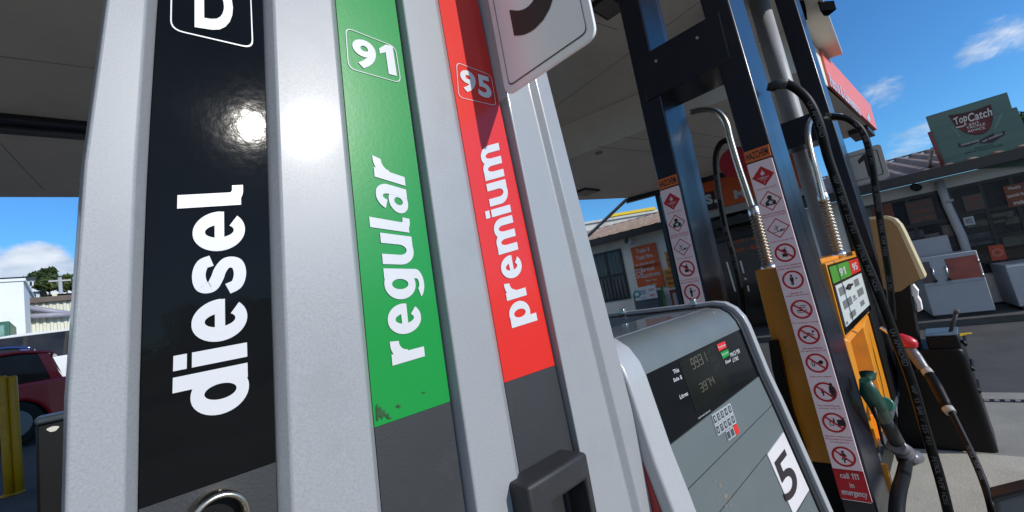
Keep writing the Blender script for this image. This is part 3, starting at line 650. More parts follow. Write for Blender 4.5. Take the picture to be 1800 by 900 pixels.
def hazard_sign(par, yr, zshift, zmin=None):
    """pictogram strip on the -X face of a post; yr(z) = right edge"""
    off = .008; xs = XG-.009
    def Yc(z): return yr(z)+.066
    HW = .0565
    Y = lambda z, a: Yc(z)-a
    ztop, zbot = 1.5+.487+zshift, 1.5-1.105+zshift
    bd = MB(); q = [V(xs, Y(ztop, -HW), ztop), V(xs, Y(ztop, HW), ztop), V(xs, Y(zbot, HW), zbot), V(xs, Y(zbot, -HW), zbot)]
    bd.prism(rounded(q, .008), V(.008, 0, 0)); o = bd.build('hazard_sign', SIGNBOARD, par, bevel=.0015)
    zh = ztop+.036
    hb = MB(); hb.prism([V(xs, Y(zh, -HW), zh-.029), V(xs, Y(zh, HW), zh-.029), V(xs, Y(zh, HW), zh+.029), V(xs, Y(zh, -HW), zh+.029)], V(.007, 0, 0)); ho = hb.build('hazchem_plate', HAZOR, par)
    t = MB(); text_at(t, 'HAZCHEM', V(xs-.001, Yc(zh), zh), V(0, -1, 0), V(0, 0, 1), .036, .022, .098); t.build('lettering', SIGNBLK, ho)
    MATS = [SIGNRED, WHITEF, SIGNBLK]
    class Sub:
        def __init__(self, mb, k): self.mb, self.k = mb, k
        def add(self, *a): self.mb.use(self.k).add(*a); return self
    def sym(zc, kind, lines):
        zc += zshift; s = .0445; M = MB(); red, wht, blk, cap = Sub(M, 0), Sub(M, 1), Sub(M, 2), Sub(M, 0)
        Pf = lambda l: (lambda a, b: V(xs-l, Yc(zc)-a*s, zc+b*s))
        if kind in ('flame', 'health', 'env'):
            Dm = lambda k: [(0, -k), (k, 0), (0, k), (-k, 0)]
            if kind == 'flame':
                poly2(red, Dm(1.12), Pf(.0008)); poly2(wht, [(x*.8, y*.8+.32) for x, y in FLAME], Pf(.0014))
                text_at(wht, 'FLAMMABLE', V(xs-.0014, Yc(zc), zc-.008), V(0, -1, 0), V(0, 0, 1), .0075, .01, .05); text_at(wht, 'LIQUID', V(xs-.0014, Yc(zc), zc-.018), V(0, -1, 0), V(0, 0, 1), .0075, .01, .03)
                text_at(wht, '3', V(xs-.0014, Yc(zc), zc-.032), V(0, -1, 0), V(0, 0, 1), .010, .01)
            else:
                A = [Pf(.0008)(*p) for p in Dm(1.12)]; Bq = [Pf(.0008)(*p) for p in Dm(.98)]
                red.add(A+Bq, [(i, (i+1) % 4, 4+(i+1) % 4, 4+i) for i in range(4)])
                if kind == 'health':
                    poly2(blk, circle((0, .36), .24, 16), Pf(.0008)); poly2(blk, [(-.5, -.5), (.5, -.5), (.52, -.1), (.2, .14), (-.2, .14), (-.52, -.1)], Pf(.0009))
                    poly2(wht, [(0, .1), (.08, -.1), (.32, -.04), (.14, -.22), (.24, -.44), (.02, -.3), (-.14, -.46), (-.1, -.24), (-.3, -.12), (-.08, -.1)], Pf(.0014))
                else:
                    for p in (rect(-.1, -.05, .07, .66, .12), rect(-.26, .1, .3, .05, -.7), rect(.04, .14, .3, .05, .8), rect(-.2, .3, .22, .05, 2.2), rect(-.3, -.1, .26, .05, -.4), rect(0, -.4, 1.0, .05), [(.02, -.3), (.3, -.16), (.5, -.2), (.62, -.12), (.6, -.34), (.48, -.28), (.3, -.36)]): poly2(blk, p, Pf(.0008))
        else:
            annulus(red, .8, 1.0, Pf(.0008)); poly2(red, rect(0, 0, 1.7, .17, -.72), Pf(.0018)) if kind != 'static' else None
            for p in ICON[kind]: poly2(blk, p, Pf(.0011))
        for k, ln in enumerate(lines):
            zl = zc-.062-k*.0125; w = min(.100, .0052*len(ln)); text_at(cap, ln, V(xs-.0008, Yc(zl), zl), V(0, -1, 0), V(0, 0, 1), .0085, .008, w)
        M.build('prohibition_symbol' if kind in ICON else 'hazard_diamond', MATS, o)
    xq = XG-.009
    Zs = [WX(px, py, xq).z for px, py in ((1345, 308), (1357, 352), (1371, 400), (1386, 443), (1399, 491), (1415, 543), (1428, 588), (1441, 638), (1455, 689), (1468, 743), (1487, 803))]
    for z, k, l in zip(Zs, ('flame', 'health', 'env', 'phone', 'static', 'smoke', 'match', 'key', 'people', 'cans', 'rider'),
        (['Flammable liquid'], ['Harmful if swallowed', 'Suspected carcinogen'], ['Toxic to aquatic life'], ['Turn off all cellphones', '& other electrical devices'], ['Beware of', 'static electricity'], ['No smoking / vaping'], ['No naked flames', 'No ignition sources'], ['Stop your engine'], ['No refuelling by', 'persons under 15'], ['Approved containers only', 'Fill portable containers', 'on the ground'], ['No sitting or straddling', 'while refuelling'])):
        sym(z, k, l)
    zt_, zb_ = zbot+.135, zbot+.004
    poly = [V(xs-.0008, Y(zt_, -HW), zt_), V(xs-.0008, Y(zt_, HW), zt_), V(xs-.0008, Y(zb_, HW), zb_), V(xs-.0008, Y(zb_, -HW), zb_)]
    M = MB(); red, wht = Sub(M, 0), Sub(M, 1); red.add(poly, [(0, 1, 2, 3)])
    for k, s in enumerate(('call 111', 'in', 'emergency')):
        zl = zt_-.026-k*.040; text_at(wht, s, V(xs-.0016, Yc(zl), zl), V(0, -1, 0), V(0, 0, 1), .026 if k != 1 else .022, .022, (.068, .016, .092)[k])
    M.build('emergency_panel', MATS, o)
hazard_sign(gantry, P2, 0)
hazard_sign(gantry, P1, .013)

# far frame: post with its crossbeam
XG2 = 4.40
P3 = lambda z: .447+.044*(z-1.5)
gantry2 = thing('hose_gantry', 'dark navy gantry frame beyond the orange pump, without hazard signs', 'gantry', V(4.5, .8, .085))
post(gantry2, XG2, 4.70, .437, .030, w=.135, z1=4.045); post(gantry2, XG2, 4.70, .96, 0, z1=4.045)
z0, z1 = WX(1385, 262, XG2).z, WX(1385, 212, XG2).z
MB().box(XG2+.02, XG2+.25, .55, 1.0, z0, z1).build('crossbeam', NAVY, gantry2, bevel=.004)
# small number flag 1 on the far frame
xf = 4.78
q = [WX(*p, xf) for p in ((1489, 268), (1548, 254), (1564, 310), (1508, 327))]
yl = (q[0].y+q[3].y)/2; yr_ = (q[1].y+q[2].y)/2; zt_ = (q[0].z+q[1].z)/2; zb_ = (q[2].z+q[3].z)/2
q = [V(xf, yl+.12, zt_), V(xf, yr_, zt_), V(xf, yr_, zb_), V(xf, yl+.12, zb_)]
fl1 = MB().prism(rounded(q, .03), V(.014, 0, 0)).build('number_flag', mat('grey_flag', (.46, .44, .41), rough=.5, var=.05), gantry2)
m_ = MB(); q2 = [V(xf-.001, yl+.06, zt_-.035), V(xf-.001, yr_+.03, zt_-.035), V(xf-.001, yr_+.03, zb_+.035), V(xf-.001, yl+.06, zb_+.035)]
ring_from(m_, rounded(q2, .02), .007)
yc = (yl+yr_)/2+.0; zc = (zt_+zb_)/2
text_quad(m_, '1', V(xf-.001, yc+.06, zc-.10), V(xf-.001, yc-.03, zc-.10), V(xf-.001, yc-.03, zc+.10), V(xf-.001, yc+.06, zc+.10), .03); m_.build('pump_number', SIGNBLK, fl1)
MB().box(xf+.014, xf+.03, yr_+.08, yl+.16, zb_+.1, zt_-.1).build('flag_bracket', NAVY, gantry2)

# ================================================================== ORANGE PUMP (far)
pump2 = thing('fuel_pump', 'orange fuel pump with green and red grade tags behind the gantry post', 'fuel pump', V(3.5, .75, .085))
XP0, XP1 = 2.76, 4.36; YP = .475
yleft = WX(1326, 475, XP0).y; ztop = WX(1345, 473, XP0).z
MB().box(XP0, XP1, YP+.07, yleft, .40, ztop).build('cabinet', YEL, pump2, bevel=.006)
MB().box(XP0+.01, XP1-.01, YP+.08, yleft-.01, .085, .40).build('plinth', BLKPLASTIC, pump2, bevel=.006)
# display pod
pz1, pz0 = WY(1452, 464, YP).z+.004, WY(1492, 588, YP).z
xl, xr = XP0, WY(1530, 545, YP).x+.02
MB().box(xl, xr, YP, YP+.072, pz0, pz1).build('display_pod', YEL, pump2, bevel=.004)
mb = MB(); mb.box(xl+.012, xr-.02, YP-.004, YP, pz0+.012, pz1-.012); dp = mb.build('display_face', DISPBLK, pump2)
yq = YP-.006
def pq(a, b, c, d, m, nm):   # fractions of the face
    X = lambda u: xl+.012+u*(xr-xl-.032); Z = lambda v: pz1-.012-v*(pz1-pz0-.024)
    return MB().box(X(a), X(b), yq-.002, yq+.001, Z(d), Z(c)).build(nm, m, dp)
gt = pq(.0, .60, .03, .27, mat('tag_green', (.06, .28, .02), rough=.35), 'grade_tag'); rt = pq(.61, .99, .03, .27, REDF, 'grade_tag')
X = lambda u: xl+.012+u*(xr-xl-.032); Z = lambda v: pz1-.012-v*(pz1-pz0-.024)
for s, u0, u1 in (('91', .22, .42), ('95', .68, .88)):
    mb = MB(); text_quad(mb, s, V(X(u0), yq-.003, Z(.22)), V(X(u1), yq-.003, Z(.22)), V(X(u1), yq-.003, Z(.09)), V(X(u0), yq-.003, Z(.09)), .03); mb.build('lettering', WHITEF, dp)
pq(.03, .97, .31, .90, ICEPANEL, 'price_panel')
gp = MB()
for u0, u1, v0, v1 in ((.08, .26, .36, .48), (.60, .78, .36, .48), (.10, .38, .56, .68), (.62, .86, .54, .66), (.20, .40, .77, .86), (.62, .78, .74, .82), (.44, .52, .58, .63), (.42, .56, .64, .66), (.05, .10, .84, .88)):
    gp.box(X(u0), X(u1), yq-.0032, yq-.002, Z(v1), Z(v0))
gp.build('price_window', GREYPIX, dp)
lg = MB(); lg.add([V(X(.40+.08*math.cos(t)), yq-.0032, Z(.42+.05*math.sin(t))) for t in [k*math.pi/6 for k in range(12)]], [tuple(range(12))]); lg.box(X(.28), X(.36), yq-.0032, yq-.002, Z(.44), Z(.40)); lg.box(X(.45), X(.55), yq-.0032, yq-.002, Z(.43), Z(.39)); lg.build('panel_logo', SIGNBLK, dp)
# nozzle bay: frame with a deep recess under the display
bz1, bz0 = pz0-.008, WY(1573, 700, YP).z
xb1 = WY(1576, 690, YP-.03).x
def bay():
    mb = MB(); x0, x1 = xl+.02, xb1; y0 = YP-.012; xi0, xi1 = x0+.03, x1-.42; zi0, zi1 = bz0+.05, bz1-.02
    O = [V(x0, y0+.02, bz0), V(x1, y0+.02, bz0), V(x1, y0+.02, bz1), V(x0, y0+.02, bz1)]
    I = [V(xi0, y0, zi0), V(xi1, y0, zi0), V(xi1, y0, zi1), V(xi0, y0, zi1)]
    Bq = [p+V(0, .07, 0) for p in O]; Ib = [V(xi0+.02, YP+.20, zi0), V(xi1-.10, YP+.20, zi0), V(xi1-.10, YP+.20, zi1), V(xi0+.02, YP+.20, zi1)]
    mb.add(O+I, [(i, (i+1) % 4, 4+(i+1) % 4, 4+i) for i in range(4)]); mb.add(O+Bq, [(i, (i+1) % 4, 4+(i+1) % 4, 4+i) for i in range(4)])
    mb.add(I+Ib, [(i, (i+1) % 4, 4+(i+1) % 4, 4+i) for i in range(4)]); mb.add(Ib, [(0, 1, 2, 3)]); return mb
bay().build('nozzle_bay', YEL, pump2, bevel=.006)
MB().box(xl+.03, XP1, YP-.006, YP+.06, .42, bz0-.004).build('lower_door', mat('slate_grey_door', (.075, .085, .10), rough=.4, var=.08), pump2, bevel=.004)
MB().box(xb1+.005, XP1, YP-.004, YP+.065, bz0, pz1-.05).build('side_door', BLKPLASTIC, pump2, bevel=.004)
tr = MB(); a, b_ = WY(1543, 800, YP-.02), WY(1574, 900, YP-.02)
tr.box(XP0+.0, XP0+.045, YP-.03, YP+.06, .20, bz0-.05); tr.build('trim_strip', YEL, pump2)
# black handle on the pump's left side
yh = WX(1352, 605, XP0-.03).y
hb = MB(); pts = [(1350, 600), (1364, 599), (1374, 640), (1390, 720), (1416, 802), (1404, 802), (1376, 720), (1357, 650)]
hb.prism([WX(*p, XP0-.06) for p in pts], V(.055, 0, 0)); hb.build('handle', BLKPLASTIC, pump2, bevel=.006)

# hose risers: bent pipe, spring guard and base
def riser(label, pts, plane, spring, base, grp):
    par = thing('hose_riser', label, 'hose riser', base, grp)
    MB().tube(bez([plane(*p) for p in pts], 8), .0195, 14).build('pipe', CHROME, par)
    s0, s1 = plane(*spring[0]), plane(*spring[1]); d = s1-s0; n = 15; pth = []; rr = []
    for i in range(n*6+1):
        t = i/(n*6); pth.append(s0+d*t); rr.append(.030+.0055*math.cos(2*math.pi*n*t))
    MB().tube(pth, rr, 16).build('spring_guard', STEEL, par)
    e = d.normalized(); MB().tube([s0-e*.06, s0-e*.045, s0, s0+e*.012], [.019, .030, .034, .030], 16).build('collar', ALU, par)
    MB().tube([s1-e*.01, s1+e*.015, s1+e*.018, s1+e*.045], [.030, .034, .042, .042], 16).build('foot', ALU, par)
    return par
YR = .70; pl = lambda px, py: WX(px, py, 2.93)
riser('chrome hose riser with spring between the two hazard sign posts', [(1214, 197), (1232, 193), (1250, 193), (1266, 201), (1277, 218), (1284, 246), (1297, 290), (1312, 335), (1327, 380)], pl, [(1327, 378), (1349, 462)], pl(1351, 470), 'hose risers on the orange pump')
pl2 = lambda px, py: WY(px, py, .545)
riser('chrome hose riser with spring in front of the round grey column', [(1452, 204), (1436, 204), (1424, 214), (1420, 236), (1427, 275), (1438, 318), (1447, 356)], pl2, [(1448, 352), (1473, 440)], pl2(1475, 447), 'hose risers on the orange pump')


# hoses (rubber) and nozzles
def hose(label, pts, plane, r, grp='black rubber fuel hoses', text=None, loc=None):
    path = bez([plane(*p) for p in pts], 9); par = thing('fuel_hose', label, 'fuel hose', path[-1], grp)
    MB().tube(path, r, 14).build('rubber_hose', RUBBER, par)
    if text:
        mb = MB(); Lc = 0; acc = [0]
        for i in range(1, len(path)): acc.append(acc[-1]+(path[i]-path[i-1]).length)
        def at(s):
            for i in range(1, len(path)):
                if acc[i] >= s: t = (s-acc[i-1])/(acc[i]-acc[i-1]); return path[i-1].lerp(path[i], t), (path[i]-path[i-1]).normalized()
            return path[-1], (path[-1]-path[-2]).normalized()
        for s0, word, h, sgn in text:
            for k, ch in enumerate(word):
                if ch == ' ': continue
                p, t = at(s0*acc[-1]+k*h*.82); vw = (V(0, 0, CAM_Z)-p).normalized(); n = (vw-t*vw.dot(t)).normalized(); u = n.cross(t)
                text_at(mb, ch, p+n*(r+.0006), t*sgn, u*sgn, h, .0)
        mb.build('hose_print', HOSETXT, par)
    return par, path
hp = lambda y0, y1: (lambda px, py: WY(px, py, y0+(y1-y0)*min(1, max(0, (py-150)/700))))
hx = lambda x0, x1: (lambda px, py: WX(px, py, x0+(x1-x0)*min(1, max(0, (py-150)/700))))
hA, pA = hose('thick black hose looping from a navy post down past the orange pump', [(1356, 154), (1378, 147), (1402, 158), (1424, 182), (1441, 222), (1455, 275), (1474, 330), (1505, 420), (1540, 505), (1572, 590), (1602, 670), (1628, 760), (1652, 840), (1668, 905), (1685, 990)], hx(2.55, 2.86), .021,
     text=[(.09, 'UN APPROVED', .020, 1), (.24, 'VAP 15 BAR / 225 PSI', .018, 1), (.38, 'PETROL PUMP HOSE', .018, 1), (.55, 'UN APPROVED', .020, 1), (.66, 'VAP 15 BAR / 225 PSI', .018, 1), (.8, 'PETROL PUMP HOSE', .018, 1)])
MB().tube([WX(1354, 160, 2.555), WX(1357, 152, 2.553), WX(1366, 148, 2.55), WX(1386, 147.5, 2.55)], [.019, .026, .026, .0235], 12).build('swivel', DKPLASTIC, hA)
hB, pB = hose('thinner black hose curving from the chrome riser down to the red nozzle', [(1462, 205), (1478, 206), (1494, 211), (1512, 226), (1524, 250), (1533, 290), (1540, 340), (1549, 400), (1557, 450), (1563, 490), (1567, 530), (1569, 562)], hx(2.95, 3.2), .0165,
     text=[(.1, 'VAP 15 BAR / 225 PSI', .015, 1), (.4, 'UN APPROVED', .015, 1), (.55, 'PETROL PUMP HOSE', .015, 1), (.8, '225 PSI', .015, 1)])
MB().tube([WX(1450, 204, 3.03), WX(1466, 205, 3.03), WX(1480, 206.5, 3.03)], [.017, .021, .02], 12).build('swivel', CHROME, hB)
hC, pC = hose('black hose hanging in a loop left of the chrome riser between the posts', [(1279, 246), (1268, 251), (1260, 266), (1258, 292), (1264, 340), (1275, 400), (1290, 455), (1303, 520), (1312, 600)], lambda px, py: WX(px, py, 3.1), .019,
     text=[(.2, 'UN APPROVED', .018, 1), (.45, 'VAP 15 BAR / 225 PSI', .018, 1)])
# green nozzle hanging on the orange pump
NZ = lambda px, py: WY(px, py, .40)
nz = thing('fuel_nozzle', 'green topped fuel nozzle hanging upright on the orange pump', 'fuel nozzle', NZ(1592, 800))
MB().tube([NZ(1525, 655), NZ(1526, 661), NZ(1524, 668), NZ(1528, 680)], [.034, .030, .018, .016], 18).build('splash_cup', NOZGRN, nz)
MB().tube([NZ(1520, 668), NZ(1528, 690), NZ(1541, 710), NZ(1553, 735)], [.022, .036, .036, .034], 18).build('hand_guard', NOZGRN, nz)
c = NZ(1556, 711); vd = (V(0, 0, CAM_Z)-c).normalized(); c = c+vd*.012
MB().tube([c, c+vd*.026, c+vd*.030], [.036, .036, .030], 26).build('guard_cap', mat('pale_green_cap', (.03, .22, .15), rough=.35), nz)
MB().tube([NZ(1551, 730), NZ(1563, 752), NZ(1575, 775), NZ(1582, 790)], [.027, .031, .033, .038], 16).build('grip', DKPLASTIC, nz)
MB().tube([NZ(1535, 715), NZ(1544, 745), NZ(1552, 780), NZ(1560, 788)], [.008, .006, .006, .008], 10).build('trigger', BLKPLASTIC, nz)
SWIV = mat('grey_swivel', (.16, .155, .175), rough=.4, metal=.3, var=.08)
MB().tube([NZ(1576, 783), NZ(1590, 795), NZ(1594, 812)], [.035, .044, .040], 16).build('swivel', SWIV, nz)
p = NZ(1603, 806); MB().tube([p+V(-.03, .02, 0), p+V(.04, -.02, 0)], .036, 16).build('swivel_end', SWIV, nz)
hD, pD = hose('short thick black hose hanging from the green nozzle swivel', [(1592, 815), (1588, 835), (1580, 865), (1576, 900), (1577, 960)], NZ, .029)
# red nozzle with grey grip
RZ = lambda px, py: WX(px, py, 3.5-.62*min(1, max(0, (py-640)/250)))
rz = thing('fuel_nozzle', 'red fuel nozzle with ribbed grey grip, hanging beside the black bin', 'fuel nozzle', RZ(1630, 655))
MB().tube([RZ(1573, 592), RZ(1582, 594), RZ(1596, 601), RZ(1608, 606), RZ(1614, 607)], [.018, .030, .036, .030, .012], 18).build('hand_guard', NOZRED, rz)
MB().tube([RZ(1548, 575), RZ(1560, 583), RZ(1572, 590)], [.010, .011, .012], 12).build('spout', ALU, rz)
MB().tube([RZ(1598, 610), RZ(1609, 626), RZ(1622, 645), RZ(1632, 655)], [.024, .030, .027, .022], 16).build('grip', SWIV, rz)
MB().tube([RZ(1627, 650), RZ(1633, 658)], [.026, .026], 14).build('grip_band', BANDM, rz)
MB().tube([RZ(1575, 603), RZ(1588, 628), RZ(1604, 652), RZ(1622, 652)], [.007, .006, .006, .007], 10).build('trigger', BLKPLASTIC, rz)
hE, pE = hose('slim black hose with a silver sleeve sweeping from the red nozzle over the pale kerb', [(1632, 656), (1646, 680), (1662, 706), (1673, 726), (1692, 765), (1712, 806), (1730, 850), (1742, 890), (1748, 930), (1752, 990)], RZ, .0155,
     text=[(.1, 'VAP 15 BAR', .014, 1), (.45, 'PETROL PUMP HOSE', .014, 1)])
MB().tube([RZ(1632, 656), RZ(1648, 683), RZ(1660, 706), RZ(1667, 719)], [.024, .027, .025, .022], 14).build('sleeve', RUBBER, hE)
MB().tube([RZ(1665, 717), RZ(1672, 726)], [.026, .024], 14).build('silver_band', BANDM, hE)

# ================================================================== CANOPY
HC = 1.5+2.55; HL = 1.5+2.03
def cz(px, py, z=None): z = HC if z is None else z; p = WZ(px, py, z); return V(p.x, p.y, z)
canopy = thing('canopy', 'large pale canopy roof over the fuel pumps', 'canopy', V(0, 4, HC))
far_l, far_r = cz(0, 346.5), cz(137, 348.5)
d = V(.9866, -.1633, 0); far_ll = far_l-d*15; corner = cz(1476.5, 96.5)
s0, s1 = cz(1000, 213), cz(1131, 161); sd = (s1-s0).normalized()
foldfar = s0-sd*((s0-far_l).dot(V(.1633, .9866, 0))/(sd.dot(V(.1633, .9866, 0))))
near_m = V(2.3*2.55, .178*2.55, HC); near_l = V(-15, near_m.y-.05*20, HC)
endr = cz(1440, 110); endr = corner+(endr-corner).normalized()*2.2
ZU = lambda p, h: V(p.x, p.y, HC+h)
mb = MB(); mb.prism([far_ll, foldfar+d*.35, s1+d*.35, s1+d*.35+sd*.6, endr, corner, near_m, near_l], V(0, 0, .03)); sof = mb.build('soffit', CANOPY, canopy)
mb = MB(); mb.prism([ZU(far_ll, .032), ZU(foldfar, .032), ZU(s1, .032), ZU(endr-V(1, 0, 0), .032), ZU(near_m+V(-.3, 1.4, 0), .032), ZU(near_l+V(0, 1.4, 0), .032)], V(0, 0, .5)); mb.build('roof', CANOPYW, canopy)
mb = MB()
for p, q in ((near_l, near_m), (near_m, corner)):
    t = (q-p).normalized(); n = V(t.y, -t.x, 0)
    mb.prism([ZU(p+n*.003, -.01), ZU(q+n*.003, -.01), ZU(q+n*.03, -.01), ZU(p+n*.03, -.01)], V(0, 0, .055))
mb.build('edge_fascia', CANOPYW, canopy)
# dark channel beam across the left part
b0, b1, b2, b3 = cz(0, 198), cz(152, 213), cz(150, 239), cz(0, 228)
e = (b0-b1).normalized()
mb = MB(); mb.prism([b0+e*9, b1-e*.5, b2-e*.5, b3+e*9], V(0, 0, -.05)); mb.build('cross_beam', DARKMET, canopy)
m1, m2 = (b0*.45+b3*.55), (b1*.45+b2*.55); mm = V(e.y, -e.x, 0)*.02
mb = MB(); mb.prism([m1+e*9+mm, m2-e*.5+mm, m2-e*.5-mm, m1+e*9-mm], V(0, 0, -.07)); mb.build('cross_beam', mat('beam_grey', (.05, .055, .06), rough=.5), canopy)
SJ = mat('soffit_joint_grey', (.40, .37, .31), rough=.7)
def joint(p, q, w=.012, h=.003, par=canopy):
    t = (q-p).normalized(); n = V(-t.y, t.x, 0)*w/2
    return MB().prism([p+n, q+n, q-n, p-n], V(0, 0, -h)).build('soffit_joint', SJ, par)
e2 = V(.1633, .9866, 0)
for k in range(9):
    p = V(-9+1.9*k, .9, HC); joint(p, p+e2*(7.2-.1633*p.x*0), .010)
for k in range(3): joint(V(-13, 2.6+2.1*k, HC)+d*0, V(-13, 2.6+2.1*k, HC)+d*(17.2), .010)
# link canopy between the pumps and the shop
link = thing('canopy', 'lower link canopy with coral fascia joining the pump canopy to the shop', 'canopy', V(8, 4, HC))
oc = cz(1536, 230, HL); ocl = cz(1453, 155, HL)
lf0, lf1, lf2 = cz(1000, 279, HL), cz(1131, 229, HL), cz(1440, 118, HL); lfar = cz(1103, 348, HL); lfr = cz(1281, 300, HL)
farL = cz(1003, 345.5, HL)
lfn = lf1+(lf1-lf0).normalized()*2.0
mb = MB(); mb.prism([lf0+(lf0-lf1).normalized()*2.6, lfar+(lf0-lfar)*0, lfr, oc, V(lfn.x, ocl.y, HL), lf1], V(0, 0, HC-HL-.004)); mb.build('soffit', CANOPY, link)
p = cz(1110, 235, HL); 
for k in range(1, 4):
    a_ = lf1.lerp(lf0, k/3.)-V(.0, .5, 0); joint(a_+V(.05, 0, 0), a_+d*3.2, .012, par=link)
MB().prism([lfar+V(0, .0, .0), lfr, lfr+V(.12, .03, 0), lfar+V(.12, .12, 0)], V(0, 0, -.10)).build('edge_channel', DARKMET, link)
MB().prism([oc+V(-.75, .02, -.001), oc+V(.05, .0, -.001), oc+V(.05, .3, -.001), oc+V(-.75, .3, -.001)], V(0, 0, -.09)).build('edge_channel', DARKMET, link)
t = (oc-ocl); t.normalize(); n = V(t.y, -t.x, 0)
top = hit(1518, 180, n, oc).z
fa = MB(); o0, o1 = ocl-t*.02, oc
fa.prism([o0+n*.002, o1+n*.002, o1+n*.05, o0+n*.05], V(0, 0, top-HL)); fas = fa.build('coral_fascia', CORAL, link)
FQ = lambda px, py: hit(px, py, n, oc+n*.056)
mb = MB(); text_quad(mb, 'Petrol & Convenience', FQ(1461, 151), FQ(1514, 204), FQ(1509, 184), FQ(1456, 127), .022); mb.build('lettering', WHITEF, fas)
mb = MB(); poly2(mb, [(1524, 208), (1526, 199), (1530, 209), (1528, 214)], FQ); mb.build('emblem', WHITEF, fas)
fl_ = [cz(1437, 3), cz(1466, 1), cz(1452, 13), cz(1444, 13)]
mb = MB(); mb.prism(fl_, V(0, 0, -.10)); mb.build('flood_light', MATTE, canopy)
fl_ = [cz(1404, 0), cz(1413, 0), cz(1416, 22), cz(1410, 25)]
mb = MB(); mb.prism(fl_, V(0, 0, -.08)); mb.build('flood_light', MATTE, canopy)
# soffit fittings
def soffit_lamp(px, py, s, label, hz=HL):
    c = cz(px, py, hz); o = thing('ceiling_light', label, 'ceiling light', c); MB().box(c.x-s, c.x+s, c.y-s*.7, c.y+s*.7, hz-.035, hz-.001).build('housing', DARKMET, o, bevel=.005); MB().box(c.x-s*.85, c.x+s*.85, c.y-s*.55, c.y+s*.55, hz-.039, hz-.035).build('lens', mat('lamp_lens', (.16, .155, .14), rough=.3), o)
soffit_lamp(1029, 336, .26, 'flat dark light fitting under the link canopy edge, left of the posts')
soffit_lamp(1068, 8, .16, 'dark square fitting under the canopy above the number flag', HC)
c = cz(1052, 267, HL); o = thing('ceiling_hook', 'small round hook fixed under the canopy near its fold', 'hook', c)
MB().tube([c+V(.05*math.cos(k*math.pi/8), .05*math.sin(k*math.pi/8), -.02) for k in range(17)], .006, 6).build('ring', DARKMET, o)
# canopy column (round) behind the far frame
XC = 4.86
pa, pb = WX(1362, 100, XC), WX(1448, 392, XC)
rc = (WX(1344, 100, XC)-WX(1380, 100, XC)).length/2*.93
col = thing('canopy_column', 'round grey steel column holding up the canopy behind the pump gantries', 'column', V(pa.x, pa.y, 0))
MB().tube([V(XC, pb.y+(pa.y-pb.y)*(z-pb.z)/(pa.z-pb.z), z) for z in (.0, 1.0, 2.0, 3.0, HC+.05)], rc, 28).build('shaft', GREYPOST, col)
MB().tube([V(XC, pb.y+(pa.y-pb.y)*(-pb.z)/(pa.z-pb.z), .002), V(XC, pb.y+(pa.y-pb.y)*(-pb.z)/(pa.z-pb.z), .03)], rc*1.8, 20).build('base_plate', GREYPOST, col)
# red round sign hanging behind the left riser
c = WX(1292, 285, 6.2); sg = thing('round_sign', 'red round sign half hidden behind the chrome riser between the posts', 'sign', c)
MB().tube([c, c+V(.02, 0, 0)], .20, 30).build('disc', mat('round_sign_red', (.42, .01, .02), rough=.5), sg); MB().box(c.x+.02, c.x+.05, c.y-.02, c.y+.02, c.z, HL).build('hanger', DARKMET, sg)
# thin dark post and diagonal stay near the canopy corner
pk = cz(1155, 336, HL)
st = thing('steel_post', 'thin dark steel post under the far canopy corner', 'post', V(pk.x, pk.y, 0))
MB().box(pk.x-.05, pk.x+.05, pk.y-.05, pk.y+.05, .0, HL).build('shaft', DARKMET, st); MB().box(pk.x-.09, pk.x+.09, pk.y-.09, pk.y+.09, .0, .02).build('base_plate', DARKMET, st)
pA_ = cz(1103, 349, HL); pB_ = hit(1030, 418, (.986, .165, 0), (10.5, 0, 0))
MB_ = MB(); MB_.tube([pA_, pB_], .04, 10); o = MB_.build('stay_rod', mat('stay_grey', (.22, .21, .2), rough=.5)); tag(o, 'slanting grey steel stay from the canopy corner down to the shop roof', 'stay')

# ================================================================== SHOP
FN = V(.9866, .1633, 0); FD = 10.85; FU = V(-.1633, .9866, 0)
def fp(u, z, off=0): return FN*(FD-off)+FU*u+V(0, 0, z)
def fuz(px, py, off=0):
    p = hit(px, py, FN, FN*(FD-off)); return p.dot(FU), p.z
def frect(mb, u0, u1, z0, z1, off, th):   # slab whose front is off in front of the facade
    q = [fp(u1, z0, off), fp(u0, z0, off), fp(u0, z1, off), fp(u1, z1, off)]; mb.prism(q, FN*th); return mb
def fpx(tl, br, off=0):
    a, b = fuz(*tl, off), fuz(*br, off); return min(a[0], b[0]), max(a[0], b[0]), min(a[1], b[1]), max(a[1], b[1])
def ftext(mb, s, BL, BR, TR, TL, off, bold=.02):
    return text_quad(mb, s, *[hit(*p, FN, FN*(FD-off)) for p in (BL, BR, TR, TL)], bold=bold)
shop = thing('shop_building', 'long grey shop with brown corrugated roof and dark windows', 'shop', fp(2, 0))
EA = 1.5+.90    # eave of the main part
EW = 1.5+1.22   # eave of the left wing
uR, uM, uL = -7.0, 1.95, 19.0
mb = MB(); frect(mb, uR, uM, 0, EA+.02, 0, 8); mb.build('wall', WALLGREY, shop)
mb = MB(); frect(mb, uM+.002, uL, 0, EW+.02, 0, 8); wl = mb.build('wall', WALLGREY, shop); wl['label'] = 'grey wall of the left wing'
MB().prism([fp(uR, .14, .02), fp(uL, .14, .02), fp(uL, 0, .02), fp(uR, 0, .02)], FN*.019).build('skirting', mat('dark_base_band', (.03, .03, .03), rough=.8), shop)
